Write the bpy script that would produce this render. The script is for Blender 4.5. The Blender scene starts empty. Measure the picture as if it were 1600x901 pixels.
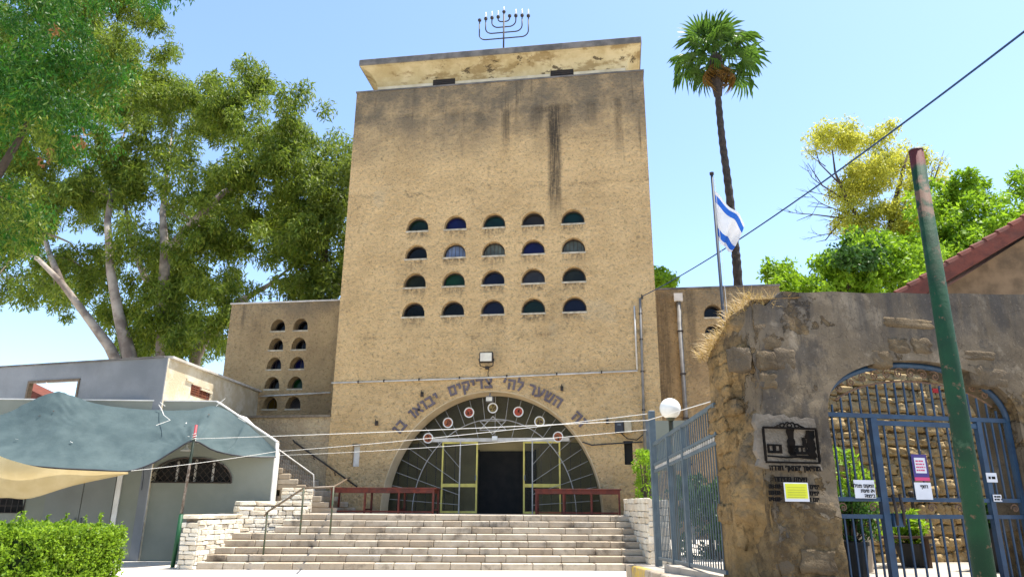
import bpy, bmesh, math, random
import numpy as np
from mathutils import Vector, Matrix, noise
from mathutils.geometry import tessellate_polygon, delaunay_2d_cdt

scene = bpy.context.scene
COL = scene.collection
PI = math.pi
# ------------------------------------------------------------------ camera
PITCH, ROLL, YAW = math.radians(17.0), math.radians(0.4), math.radians(8.4)
CAM = Vector((4.24, -24.0, 1.55)); FPX = 1111.0
FW = Vector((-math.sin(YAW)*math.cos(PITCH), math.cos(YAW)*math.cos(PITCH), math.sin(PITCH)))
R0 = Vector((math.cos(YAW), math.sin(YAW), 0)); U0 = R0.cross(FW)
RT = R0*math.cos(ROLL) + U0*math.sin(ROLL); UP = -R0*math.sin(ROLL) + U0*math.cos(ROLL)
cd = bpy.data.cameras.new('camera'); cam = bpy.data.objects.new('camera', cd); COL.objects.link(cam)
cd.sensor_width = 36.0; cd.lens = FPX/1600*36; cd.clip_start = 0.05; cd.clip_end = 2000
mw = Matrix((RT, UP, -FW)).transposed().to_4x4(); mw.translation = CAM
cam.matrix_world = mw
scene.camera = cam
# ------------------------------------------------------------------ sky, sun, exposure
SUN = Vector((0.32, 0.09, 0.94)).normalized()          # towards the sun: high, from the right and a little behind the facade
w = bpy.data.worlds.new('World'); scene.world = w; w.use_nodes = True
wn = w.node_tree.nodes; wl = w.node_tree.links
sky = wn.new('ShaderNodeTexSky'); sky.sky_type = 'NISHITA'; sky.sun_disc = False
sky.sun_elevation = math.asin(SUN.z); sky.sun_rotation = math.atan2(SUN.x, SUN.y)
sky.air_density = 1.0; sky.dust_density = 0.9; sky.ozone_density = 0.35; sky.altitude = 0
bgn = wn['Background']; bgn.inputs['Strength'].default_value = 0.13
tint = wn.new('ShaderNodeMix'); tint.data_type = 'RGBA'; tint.blend_type = 'MULTIPLY'; tint.inputs[0].default_value = 1.0
tint.inputs[7].default_value = (.86, .925, 1.0, 1)           # the photograph's clear cyan sky, evenly over the whole dome
wl.new(sky.outputs[0], tint.inputs[6]); wl.new(tint.outputs[2], bgn.inputs['Color'])
sl = bpy.data.lights.new('sun', 'SUN'); sl.energy = 4.2; sl.angle = math.radians(0.53); sl.color = (1.0, 0.95, 0.87)
so = bpy.data.objects.new('sun', sl); COL.objects.link(so); so.location = (20, 10, 60)
so.rotation_euler = (-SUN).to_track_quat('-Z', 'Y').to_euler()
scene.view_settings.view_transform = 'Standard'; scene.view_settings.look = 'None'
scene.view_settings.gamma = 1.0; scene.view_settings.use_curve_mapping = False
scene.view_settings.exposure = 1.42

# ------------------------------------------------------------------ helpers
def ray(x, y): return FW + RT*((x-800)/FPX) - UP*((y-450.5)/FPX)
def hit(x, y, n, p):
    d = ray(x, y); return CAM + d*(n.dot(p-CAM)/n.dot(d))
def at(x, y, Y=0.0): return hit(x, y, Vector((0,1,0)), Vector((0,Y,0)))       # a point on an upright plane parallel to the facade
def gnd(x, y, z=0.0): return hit(x, y, Vector((0,0,1)), Vector((0,0,z)))       # a point on a level plane
def V(*a): return Vector(a)

def link(name, me, parent=None):
    o = bpy.data.objects.new(name, me); COL.objects.link(o)
    if parent: o.parent = parent
    return o
def tag(o, label=None, cat=None, group=None, kind=None):
    if label: o['label'] = label
    if cat: o['category'] = cat
    if group: o['group'] = group
    if kind: o['kind'] = kind
    return o
def thing(name, base, label, cat, group=None):
    o = bpy.data.objects.new(name, None); COL.objects.link(o); o.location = base; o.empty_display_size = 0.2
    return tag(o, label, cat, group)
def base_of(p):
    while p.parent: p = p.parent
    return Vector(p.location)

class MB:
    """collects faces in world coordinates, builds one mesh object"""
    def __init__(s): s.v = []; s.f = []; s.mi = []; s.cur = 0
    def add(s, vs, fs):
        b = len(s.v); s.v += [tuple(p) for p in vs]
        for f in fs: s.f.append(tuple(b+i for i in f)); s.mi.append(s.cur)
        return s
    def frame(s, c, ax, ay, az, sx, sy, sz):
        c = Vector(c); vs = []
        for k in (-.5,.5):
            for j in (-.5,.5):
                for i in (-.5,.5): vs.append(c + ax*(i*sx) + ay*(j*sy) + az*(k*sz))
        return s.add(vs, [(0,2,3,1),(4,5,7,6),(0,1,5,4),(2,6,7,3),(0,4,6,2),(1,3,7,5)])
    def box(s, lo, hi):
        lo = Vector(lo); hi = Vector(hi); c = (lo+hi)/2; d = hi-lo
        return s.frame(c, V(1,0,0), V(0,1,0), V(0,0,1), d.x, d.y, d.z)
    def bar(s, a, b, wx, wy=None, up=None):
        a = Vector(a); b = Vector(b); d = b-a; L = d.length; d.normalize(); wy = wy or wx
        up = up or (V(0,0,1) if abs(d.z) < .95 else V(0,1,0))
        x = d.cross(up).normalized(); y = x.cross(d).normalized()
        return s.frame((a+b)/2, x, y, d, wx, wy, L)
    def tube(s, pts, r, seg=8, cap=True):
        pts = [Vector(p) for p in pts]; n = len(pts)
        rr = r if isinstance(r, (list, tuple)) else [r]*n
        d0 = (pts[1]-pts[0]).normalized(); x = d0.orthogonal().normalized(); vs = []
        for i in range(n):
            d = ((pts[min(i+1,n-1)]-pts[max(i-1,0)])).normalized()
            x = (x - d*x.dot(d)).normalized(); y = d.cross(x)
            for k in range(seg):
                a = 2*PI*k/seg; vs.append(pts[i] + (x*math.cos(a)+y*math.sin(a))*rr[i])
        fs = []
        for i in range(n-1):
            for k in range(seg):
                k2 = (k+1) % seg; fs.append((i*seg+k, i*seg+k2, (i+1)*seg+k2, (i+1)*seg+k))
        if cap: fs.append(tuple(range(seg-1,-1,-1))); fs.append(tuple((n-1)*seg+k for k in range(seg)))
        return s.add(vs, fs)
    def ball(s, c, r, seg=20, rings=12):
        c = Vector(c); vs = [c+V(0,0,r)]
        for i in range(1, rings):
            p = PI*i/rings
            for k in range(seg): a = 2*PI*k/seg; vs.append(c+V(math.sin(p)*math.cos(a), math.sin(p)*math.sin(a), math.cos(p))*r)
        vs.append(c-V(0,0,r)); fs = []
        for k in range(seg): fs.append((0, 1+k, 1+(k+1)%seg))
        for i in range(rings-2):
            for k in range(seg): fs.append((1+i*seg+k, 1+(i+1)*seg+k, 1+(i+1)*seg+(k+1)%seg, 1+i*seg+(k+1)%seg))
        l = len(vs)-1
        for k in range(seg): fs.append((l, 1+(rings-2)*seg+(k+1)%seg, 1+(rings-2)*seg+k))
        return s.add(vs, fs)
    def plate(s, outer, holes, P, depth, back=True):
        """2D outline with holes -> solid plate; P(a, b, d) maps to 3D, d=0 is the front, d=depth the back"""
        loops = [outer]+list(holes); flat = [p for l in loops for p in l]
        tris = tessellate_polygon([[V(p[0],p[1],0) for p in l] for l in loops])
        b = len(s.v); n = len(flat)
        s.v += [tuple(P(p[0],p[1],0)) for p in flat] + [tuple(P(p[0],p[1],depth)) for p in flat]
        for t in tris:
            s.f.append(tuple(b+i for i in t)); s.mi.append(s.cur)
            if back: s.f.append(tuple(b+n+i for i in reversed(t))); s.mi.append(s.cur)
        i0 = 0
        for l in loops:
            m = len(l)
            for k in range(m):
                a, c = i0+k, i0+(k+1) % m
                s.f.append((b+a, b+c, b+n+c, b+n+a)); s.mi.append(s.cur)
            i0 += m
        return s
    def build(s, name, mat, parent=None, smooth=False, bevel=0, label=None, cat=None, group=None, kind=None, recalc=True):
        me = bpy.data.meshes.new(name); o0 = base_of(parent) if parent else V(0,0,0)
        me.from_pydata([(p[0]-o0.x, p[1]-o0.y, p[2]-o0.z) for p in s.v], [], s.f)
        for m in (mat if isinstance(mat, (list, tuple)) else [mat]): me.materials.append(m)
        if max(s.mi or [0]): me.polygons.foreach_set('material_index', s.mi)
        if recalc or bevel:
            bm = bmesh.new(); bm.from_mesh(me)
            if bevel:
                bmesh.ops.remove_doubles(bm, verts=bm.verts, dist=1e-5)
                bmesh.ops.bevel(bm, geom=[e for e in bm.edges if e.is_manifold and e.calc_face_angle(0) > .5], offset=bevel, segments=1, affect='EDGES', clamp_overlap=True)
            bmesh.ops.recalc_face_normals(bm, faces=bm.faces); bm.to_mesh(me); bm.free()
        if smooth: me.polygons.foreach_set('use_smooth', [True]*len(me.polygons))
        o = link(name, me, parent)
        if label: o['label'] = label
        if cat: o['category'] = cat
        if group: o['group'] = group
        if kind: o['kind'] = kind
        return o

def copy_tree(o, parent=None, delta=None):
    c = o.copy(); COL.objects.link(c); c.parent = parent
    if delta is not None: c.location = Vector(c.location)+Vector(delta)
    for ch in list(o.children): copy_tree(ch, c)
    return c

# ------------------------------------------------------------------ material helpers
class NT:
    def __init__(s, name):
        s.m = bpy.data.materials.new(name); s.m.use_nodes = True; s.t = s.m.node_tree
        s.bsdf = s.t.nodes['Principled BSDF']; s.out = s.t.nodes['Material Output']
        s.geo = s.t.nodes.new('ShaderNodeNewGeometry')
        s.pos = s.geo.outputs['Position']
    def n(s, ty, **k):
        x = s.t.nodes.new(ty)
        for a, b in k.items(): setattr(x, a, b)
        return x
    def set(s, sock, val):
        if isinstance(val, bpy.types.NodeSocket): s.t.links.new(val, sock)
        else:
            if isinstance(val, (tuple, list)) and len(val) == 3 and sock.type == 'RGBA': val = (*val, 1)
            sock.default_value = val
    def math(s, op, a, b=0.0, clamp=False):
        x = s.n('ShaderNodeMath', operation=op, use_clamp=clamp); s.set(x.inputs[0], a); s.set(x.inputs[1], b); return x.outputs[0]
    def scale(s, v, sc):
        x = s.n('ShaderNodeVectorMath', operation='MULTIPLY'); s.set(x.inputs[0], v); x.inputs[1].default_value = sc; return x.outputs[0]
    def noise(s, scale, detail=4, rough=.55, vec=None, dist=0.0):
        x = s.n('ShaderNodeTexNoise'); s.set(x.inputs['Vector'], vec or s.pos); x.inputs['Scale'].default_value = scale
        x.inputs['Detail'].default_value = detail; x.inputs['Roughness'].default_value = rough; x.inputs['Distortion'].default_value = dist
        return x.outputs['Fac']
    def voro(s, scale, vec=None, feature='F1', out='Distance'):
        x = s.n('ShaderNodeTexVoronoi', feature=feature); s.set(x.inputs['Vector'], vec or s.pos); x.inputs['Scale'].default_value = scale
        return x.outputs[out]
    def ramp(s, v, lo, hi, a=0.0, b=1.0, smooth=True):
        x = s.n('ShaderNodeMapRange', interpolation_type='SMOOTHSTEP' if smooth else 'LINEAR'); s.set(x.inputs['Value'], v)
        x.inputs['From Min'].default_value = lo; x.inputs['From Max'].default_value = hi
        x.inputs['To Min'].default_value = a; x.inputs['To Max'].default_value = b; return x.outputs[0]
    def mix(s, f, a, b, mode='MIX'):
        x = s.n('ShaderNodeMix', data_type='RGBA', blend_type=mode); s.set(x.inputs[0], f); s.set(x.inputs[6], a); s.set(x.inputs[7], b); return x.outputs[2]
    def mixv(s):        # position warped by noise, for broken crack lines
        x = s.n('ShaderNodeTexNoise'); s.set(x.inputs['Vector'], s.pos); x.inputs['Scale'].default_value = 2.2; x.inputs['Detail'].default_value = 5
        y = s.n('ShaderNodeVectorMath', operation='MULTIPLY_ADD'); s.set(y.inputs[0], x.outputs['Color']); y.inputs[1].default_value = (.6,.6,.6); s.set(y.inputs[2], s.pos); return y.outputs[0]
    def sep(s, v=None):
        x = s.n('ShaderNodeSeparateXYZ'); s.set(x.inputs[0], v or s.pos); return x.outputs
    def bump(s, h, strength=.5, dist=.02, prev=None):
        x = s.n('ShaderNodeBump'); s.set(x.inputs['Height'], h); x.inputs['Strength'].default_value = strength; x.inputs['Distance'].default_value = dist
        if prev: s.t.links.new(prev, x.inputs['Normal'])
        return x.outputs[0]
    def done(s, col, rough=.85, normal=None, metal=0.0, spec=.3):
        s.set(s.bsdf.inputs['Base Color'], col); s.set(s.bsdf.inputs['Roughness'], rough); s.set(s.bsdf.inputs['Metallic'], metal)
        s.bsdf.inputs['Specular IOR Level'].default_value = spec
        if normal: s.t.links.new(normal, s.bsdf.inputs['Normal'])
        return s.m

def basic(name, c1, c2=None, scale=4, rough=.7, bump=.0, bscale=40, metal=0.0, spec=.3, dirt=0.0, dirtc=(.06,.05,.04), dist=.01):
    t = NT(name); c2 = c2 or tuple(x*.8 for x in c1)
    col = t.mix(t.ramp(t.noise(scale, 6), .35, .65), c1, c2)
    if dirt: col = t.mix(t.ramp(t.noise(scale*.45, 8, .65), .48, .72, 0, dirt), col, dirtc)
    nm = t.bump(t.noise(bscale, 5), bump, dist) if bump else None
    return t.done(col, rough, nm, metal, spec)

def leafmat(name, cols, trans=.35, rough=.5):
    t = NT(name)
    r = t.n('ShaderNodeValToRGB'); t.t.links.new(t.geo.outputs['Random Per Island'], r.inputs[0])
    el = r.color_ramp.elements
    while len(el) < len(cols): el.new(.5)
    for i, c in enumerate(cols): el[i].position = i/(len(cols)-1); el[i].color = (*c, 1)
    col = t.mix(t.ramp(t.noise(.55, 3), .3, .7, 0, .5), r.outputs[0], cols[-1])
    col = t.mix(t.ramp(t.noise(.9, 4, vec=t.scale(t.pos,(1,1.3,.9))), .52, .7, 0, .45), col, cols[0])
    t.done(col, rough, spec=.25)
    tr = t.n('ShaderNodeBsdfTranslucent'); t.set(tr.inputs[0], t.mix(.5, col, (cols[-1][0]*1.5, cols[-1][1]*1.5, cols[-1][2])))
    mx = t.n('ShaderNodeMixShader'); mx.inputs[0].default_value = trans
    t.t.links.new(t.bsdf.outputs[0], mx.inputs[1]); t.t.links.new(tr.outputs[0], mx.inputs[2]); t.t.links.new(mx.outputs[0], t.out.inputs[0])
    return t.m
# ------------------------------------------------------------------ materials
def m_facade(name, c1=(.78,.545,.275), c2=(.66,.45,.22), top=None, streaks=(), grime=.0, crack=(), bstr=.75, low=None, drips=False):
    """sprayed stucco; weather grime that runs down from the parapet; streaks = (x, halfwidth, z0, z1, strength)"""
    t = NT(name); X, Y, Z = t.sep()
    col = t.mix(t.ramp(t.noise(.7, 7, .6), .35, .68), c1, c2)
    col = t.mix(t.ramp(t.noise(8, 7, .78, dist=.5), .50, .66, 0, .75), col, tuple(v*.36 for v in c1))
    col = t.mix(t.ramp(t.noise(11, 6, .75, t.scale(t.pos,(1,1,1.7))), .30, .46, .35, 0), col, tuple(min(1,v*1.22) for v in c1))
    if grime: col = t.mix(t.ramp(t.noise(.45, 8, .65, dist=.6), .46, .74, 0, grime), col, (.16,.12,.075))
    vs = t.scale(t.pos, (2.6, 2.6, .16)); vs2 = t.scale(t.pos, (7, 7, .5))
    if top:
        z0, z1 = top
        zz = t.math('ADD', Z, t.math('MULTIPLY', t.math('SUBTRACT', t.noise(.5, 5), .5), 2.2))
        g = t.math('MULTIPLY', t.ramp(zz, z0, z1), t.ramp(t.noise(1.0, 7, .62), .28, .6, .4, .9))
        col = t.mix(g, col, (.165,.138,.10))
        st = t.math('MULTIPLY', t.ramp(t.noise(1, 6, .6, vs), .56, .74), t.ramp(t.noise(1, 4, .6, vs2), .35, .6))
        st = t.math('MULTIPLY', st, t.ramp(zz, z0-1.5, z0+1.5, 0, .85))
        col = t.mix(st, col, (.06,.05,.04))
    for (x, hw, a, b, k) in streaks:
        d = t.math('ABSOLUTE', t.math('SUBTRACT', t.math('ADD', X, t.math('MULTIPLY', t.math('SUBTRACT', t.noise(1.2, 4), .5), .25)), x))
        e = t.math('MULTIPLY', t.ramp(d, hw, hw*.35), t.math('MULTIPLY', t.ramp(Z, a-.4, a+1.6), t.ramp(Z, b+.1, b-.15)))
        e = t.math('MULTIPLY', e, t.ramp(t.noise(1, 6, .7, t.scale(t.pos,(16,16,.7))), .3, .6, .35*k, k))
        e = t.math('MULTIPLY', e, t.ramp(t.noise(9, 6, .75), .3, .5, .55, 1))
        col = t.mix(e, col, (.05,.042,.034))
    for (z, k) in crack:
        zz = t.math('ADD', Z, t.math('MULTIPLY', t.math('SUBTRACT', t.noise(.8, 6), .5), .9))
        d = t.math('ABSOLUTE', t.math('SUBTRACT', zz, z))
        e = t.math('MULTIPLY', t.ramp(d, .16, .0), t.math('MULTIPLY', t.ramp(t.noise(.8, 4), .45, .66, 0, k), t.ramp(t.noise(9, 5, .7), .38, .62)))
        col = t.mix(e, col, (.13,.095,.06))
    if drips:      # soot and drip marks under the window sills
        u = t.math('ABSOLUTE', t.math('SUBTRACT', t.math('FRACT', t.math('ADD', t.math('DIVIDE', t.math('ADD', X, 2.90), 1.4525), 10.5)), .5))
        dz = t.math('MULTIPLY', t.math('SUBTRACT', 1.0, t.math('FRACT', t.math('ADD', t.math('DIVIDE', t.math('SUBTRACT', Z, 8.031), 1.103), 20.0))), 1.103)
        e = t.math('MULTIPLY', t.ramp(u, .33, .24), t.ramp(dz, .5, .02))
        e = t.math('MULTIPLY', e, t.math('MULTIPLY', t.ramp(Z, 7.3, 7.6), t.ramp(Z, 11.45, 11.35)))
        e = t.math('MULTIPLY', e, t.ramp(t.math('ABSOLUTE', X), 3.5, 3.3))
        e = t.math('MULTIPLY', e, t.ramp(t.noise(1, 6, .75, t.scale(t.pos,(9,9,4))), .38, .62, 0, .85))
        col = t.mix(e, col, (.11,.085,.055))
        # replastered pale patches
        col = t.mix(t.ramp(t.noise(.33, 3, .4, dist=.3), .66, .69, 0, .35), col, (.62,.49,.30))
    if low:
        col = t.mix(t.math('MULTIPLY', t.ramp(Z, low+2.0, low), t.ramp(t.noise(.9, 6), .4, .6, .1, .55)), col, (.30,.24,.17))
    h = t.math('ADD', t.noise(5.0, 10, .74, dist=.6), t.math('MULTIPLY', t.voro(11), -.35))
    n1 = t.bump(h, min(1.0,bstr*1.3), .24)
    return t.done(col, .95, n1, spec=.12)

M = {}
M['facade'] = m_facade('facade_stucco', top=(13.6, 16.6),
    streaks=((2.27,.34,11.4,16.3,.97),(.42,.2,14.2,16.2,.7),(1.62,.34,14.7,16.3,.5),(2.7,.3,14.6,16.3,.55),(3.7,.28,15.2,16.3,.6),(4.7,.2,13.8,16.4,.55),(-.6,.3,15.0,16.2,.35),(2.25,.5,6.2,9.0,.16),(.35,.3,6,8,.12)),
    grime=.2, crack=((16.25,.9),(12.95,.75),(7.35,.7)), low=1.3, drips=True)
M['wing'] = m_facade('wing_stucco', (.47,.335,.175), (.36,.25,.13), top=(8.3, 10.2), grime=.55, streaks=((6.05,.42,4,9.4,.6),(7.1,.25,6,9.4,.5),(-6.6,.5,5,9,.3)), bstr=.6)
M['terrace_wall'] = m_facade('terrace_plaster', (.46,.36,.22), (.34,.25,.15), grime=.7, bstr=.5)
M['render_cream'] = basic('cream_render', (.60,.54,.40), (.48,.41,.28), 1.5, .9, .35, 25, dirt=.55, dirtc=(.18,.14,.08))
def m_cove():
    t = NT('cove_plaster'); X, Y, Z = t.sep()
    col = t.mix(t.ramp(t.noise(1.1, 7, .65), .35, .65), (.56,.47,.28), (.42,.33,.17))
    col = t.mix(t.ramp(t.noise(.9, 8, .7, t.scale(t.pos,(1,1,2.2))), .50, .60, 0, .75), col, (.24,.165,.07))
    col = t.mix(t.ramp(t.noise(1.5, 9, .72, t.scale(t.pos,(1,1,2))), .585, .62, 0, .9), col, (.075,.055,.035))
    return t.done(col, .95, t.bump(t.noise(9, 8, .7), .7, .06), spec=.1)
M['cove'] = m_cove()
M['concrete_dark'] = basic('dark_weathered_concrete', (.17,.155,.14), (.09,.085,.08), 2.2, .95, .6, 18, dirt=.4, dirtc=(.045,.04,.035), dist=.02)
M['reveal'] = basic('arch_plaster', (.60,.47,.29), (.50,.38,.22), 2, .9, .15, 30, dirt=.3, dirtc=(.25,.2,.14))
M['niche'] = basic('niche_plaster', (.58,.44,.22), (.5,.36,.16), 3, .9, .3, 25, dirt=.25)
M['sill'] = basic('sill_mortar', (.48,.42,.32), (.33,.28,.2), 6, .9, .2, 30, dirt=.4)
def glass(name, c, rough=.12, spec=.18):
    t = NT(name); return t.done(t.mix(t.ramp(t.noise(3, 4), .3, .7), c, tuple(v*.55 for v in c)), rough, t.bump(t.noise(4, 2), .12, .02), spec=spec)
GL = {'green':(.006,.03,.014),'blue':(.008,.012,.10),'teal':(.004,.035,.03),'brown':(.04,.032,.022),'black':(.006,.006,.007),'grey':(.075,.075,.085),
      'pale_blue':(.25,.33,.52),'pale_grey':(.17,.20,.17),'bright_green':(.006,.06,.014),'olive':(.028,.032,.018),'violet':(.035,.03,.075),'navy':(.007,.009,.035),'amber':(.12,.075,.012)}
for k in list(GL): M['g_'+k] = glass('window_glass_'+k, tuple(v*(.62 if 'pale' in k else .5) for v in GL[k]))
def m_clear():
    t = NT('clear_glass'); t.done((.012,.013,.014), .04, spec=.22)
    tr = t.n('ShaderNodeBsdfTransparent'); tr.inputs[0].default_value = (.88,.9,.88,1)
    mx = t.n('ShaderNodeMixShader'); mx.inputs[0].default_value = .78
    t.t.links.new(t.bsdf.outputs[0], mx.inputs[1]); t.t.links.new(tr.outputs[0], mx.inputs[2]); t.t.links.new(mx.outputs[0], t.out.inputs[0]); return t.m
M['clear'] = m_clear()
M['white_paint'] = basic('white_paint', (.74,.73,.70), (.62,.61,.57), 5, .5, dirt=.15)
M['grid_paint'] = basic('grille_paint', (.42,.40,.36), (.32,.30,.27), 6, .5)
M['dark_iron'] = basic('dark_iron', (.025,.022,.02), (.045,.03,.02), 9, .6, .2, 60)
M['dark_window'] = basic('dark_void', (.012,.012,.012), (.02,.018,.016), 3, .8)
M['yellow_frame'] = basic('yellow_door_paint', (.62,.52,.12), (.50,.40,.09), 4, .45, dirt=.2)
M['interior'] = basic('vestibule_plaster', (.42,.33,.17), (.32,.25,.13), 1.2, .9, .1)
M['interior_floor'] = basic('vestibule_floor', (.06,.05,.045), (.045,.04,.035), 2, .5)
M['letter'] = basic('inscription_paint', (.135,.11,.115), (.095,.075,.08), 8, .8)
M['red_disc'] = basic('medallion_red', (.38,.045,.02), (.26,.06,.02), 14, .5)
M['gold_disc'] = basic('medallion_gold', (.26,.19,.05), (.12,.09,.03), 12, .5)
M['orange_disc'] = basic('medallion_orange', (.34,.10,.03), (.2,.05,.02), 12, .5)
M['emblem'] = basic('medallion_dark', (.03,.012,.01), (.05,.02,.012), 12, .6)
M['conduit'] = basic('plastic_conduit', (.56,.53,.48), (.42,.39,.34), 3, .6, dirt=.2)
M['grey_pipe'] = basic('grey_pipe', (.19,.18,.165), (.12,.115,.105), 3, .65, dirt=.3)
M['stone_step'] = None
def m_stone(name, c1, c2, c3, dirtk=.4, bs=.6, per=True, bscale=14, dist=.03):
    t = NT(name); oi = t.n('ShaderNodeObjectInfo')
    col = t.mix(t.ramp(t.noise(3.2, 7, .62), .34, .66), c1, c2)
    if per: col = t.mix(t.ramp(oi.outputs['Random'], .45, 1.0, 0, .7), col, c3)
    col = t.mix(t.ramp(t.noise(1.7, 9, .7), .50, .72, 0, dirtk), col, (.075,.058,.042))
    n = t.bump(t.math('ADD', t.noise(bscale, 8, .65), t.math('MULTIPLY', t.noise(bscale*5, 3), .3)), bs, dist)
    return t.done(col, .92, n, spec=.15)
M['stone_step'] = m_stone('limestone_step', (.50,.435,.34), (.41,.345,.26), (.34,.27,.19), .85, .7)
M['stone_rubble'] = m_stone('white_rubble', (.74,.69,.58), (.64,.58,.46), (.58,.48,.34), .12, .9)
M['stone_side'] = m_stone('side_step_stone', (.46,.39,.29), (.36,.29,.21), (.32,.25,.17), .5, .5)
M['mortar'] = basic('mortar', (.19,.155,.11), (.12,.095,.07), 8, .95, .5, 40)
M['court_mortar'] = basic('courtyard_mortar', (.36,.27,.145), (.25,.18,.09), 5, .95, .8, 18, dirt=.4, dist=.04)
M['stone_ruin'] = m_stone('kurkar_stone', (.155,.115,.068), (.09,.066,.04), (.115,.092,.065), .6, 1.0, True, 11, .06)
M['stone_court'] = m_stone('courtyard_stone', (.44,.325,.165), (.33,.235,.115), (.38,.265,.12), .35, .9, True, 11, .04)
def m_ruin():
    t = NT('weathered_plaster'); X, Y, Z = t.sep()
    pl = t.mix(t.ramp(t.noise(1.1, 7, .6), .35, .65), (.175,.138,.093), (.115,.09,.06))
    stn = t.mix(t.ramp(t.noise(6.5, 7, .7), .35, .65), (.215,.15,.075), (.095,.066,.035))
    pl = t.mix(t.ramp(t.noise(1.9, 8, .68), .54, .62, 0, .6), pl, (.27,.225,.165))
    pl = t.mix(t.ramp(t.noise(.8, 8, .7, t.scale(t.pos,(1.5,1.5,.8))), .52, .60, 0, .7), pl, (.052,.047,.042))
    # bare stone near the broken end and low down, plaster elsewhere
    s = t.math('MULTIPLY', t.math('SUBTRACT', X, 5.95), 1.25)
    e = t.math('ADD', s, t.math('MULTIPLY', t.math('SUBTRACT', t.noise(1.3, 6, .6), .5), 2.0))
    lowz = t.math('ADD', t.math('MULTIPLY', t.math('SUBTRACT', Z, 1.5), .9), t.math('MULTIPLY', t.math('SUBTRACT', t.noise(1.7, 6, .6), .5), 2.2))
    k = t.math('MULTIPLY', t.ramp(e, -.03, .03), t.ramp(lowz, -.03, .03))
    k = t.math('MULTIPLY', k, t.ramp(t.noise(.9, 8, .65), .37, .385))
    col = t.mix(k, stn, pl)
    gz = t.math('ADD', Z, t.math('MULTIPLY', t.math('SUBTRACT', t.noise(1.0, 6, .6), .5), 1.6))
    vs = t.scale(t.pos, (3.2, 3.2, .35))
    g = t.math('MULTIPLY', t.ramp(gz, 3.1, 4.2), t.ramp(t.noise(1, 6, .65, vs), .34, .62, .25, .92))
    col = t.mix(g, col, (.06,.055,.05))
    col = t.mix(t.ramp(t.noise(1.5, 9, .7), .55, .75, 0, .6), col, (.07,.06,.05))
    col = t.mix(t.ramp(t.voro(1.6, t.mixv(), 'DISTANCE_TO_EDGE'), .009, .002, 0, .4), col, (.03,.025,.02))
    col = t.mix(t.ramp(t.noise(38, 4, .7), .56, .68, 0, .6), col, (.045,.036,.028))
    col = t.mix(t.ramp(t.noise(26, 5, .7), .57, .7, 0, .35), col, (.26,.22,.17))
    h = t.math('ADD', t.math('MULTIPLY', t.noise(13, 9, .7), t.math('SUBTRACT', 1.25, k)), t.math('MULTIPLY', k, .75))
    h = t.math('ADD', h, t.math('MULTIPLY', t.voro(16), t.math('MULTIPLY', t.math('SUBTRACT', 1.0, k), -.6)))
    return t.done(col, .96, t.bump(h, .9, .06), spec=.1)
M['ruin'] = m_ruin()
def m_ruin_end():
    t = NT('eroded_ochre_stone')
    col = t.mix(t.ramp(t.noise(2.4, 8, .68), .34, .62), (.37,.25,.115), (.22,.145,.065))
    col = t.mix(t.ramp(t.noise(1.3, 7, .65), .5, .68, 0, .75), col, (.15,.125,.09))
    col = t.mix(t.ramp(t.noise(5, 8, .72, dist=.8), .54, .70, 0, .9), col, (.035,.022,.012))
    h = t.math('ADD', t.noise(7, 9, .72, dist=.5), t.math('MULTIPLY', t.voro(14), -.5))
    return t.done(col, .97, t.bump(h, 1.0, .12), spec=.08)
M['ruin_end'] = m_ruin_end()
M['patch'] = basic('grey_plaster_patch', (.165,.14,.11), (.105,.09,.07), 3, .95, .7, 18, dirt=.6, dirtc=(.11,.085,.06), dist=.03)
def m_ground(name, c1, c2, ds):
    t = NT(name); col = t.mix(t.ramp(t.noise(.35, 8, .65), .38, .62), c1, c2)
    col = t.mix(t.ramp(t.noise(9, 6, .7), .55, .75, 0, .35), col, ds)
    col = t.mix(t.ramp(t.voro(1.3, feature='DISTANCE_TO_EDGE'), .014, .004, 0, .35), col, ds)
    return t.done(col, .9, t.bump(t.noise(22, 6), .3, .02), spec=.2)
M['ground'] = m_ground('pale_paving', (.66,.61,.53), (.56,.50,.42), (.36,.24,.16))
M['pavement'] = m_ground('concrete_pavement', (.40,.36,.30), (.30,.26,.21), (.15,.12,.09))
M['kerb_yellow'] = basic('worn_yellow_paint', (.55,.36,.05), (.36,.27,.14), 7, .8, .3, 30, dirt=.5)
M['annex'] = basic('annex_shaded_white_paint', (.225,.235,.195), (.195,.205,.165), .9, .85, .2, 30, dirt=.45, dirtc=(.14,.14,.12))  # white paint with the front's shade put into its grey
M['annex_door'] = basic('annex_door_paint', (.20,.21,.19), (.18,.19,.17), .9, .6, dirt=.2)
M['annex_trim_and_lit_side'] = basic('white_trim_and_lit_side', (.75,.73,.68), (.66,.63,.57), 3, .8)  # white trim; also sunlight put into the annex's right edge and side
M['upper'] = basic('shade_blue_whitewash', (.215,.225,.235), (.17,.18,.19), .8, .9, .5, 22, dirt=.5, dirtc=(.11,.11,.11))  # old house front: bluish shade is put into the whitewash colour
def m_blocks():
    t = NT('sunlit_whitewash_block'); br = t.n('ShaderNodeTexBrick')
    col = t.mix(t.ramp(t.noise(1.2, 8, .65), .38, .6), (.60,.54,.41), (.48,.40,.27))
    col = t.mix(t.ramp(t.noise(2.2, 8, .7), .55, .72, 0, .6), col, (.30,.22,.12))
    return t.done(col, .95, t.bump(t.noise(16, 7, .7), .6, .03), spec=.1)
M['upper_side_lit'] = m_blocks()  # old house side: warm sunlight is put into the whitewash colour
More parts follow.
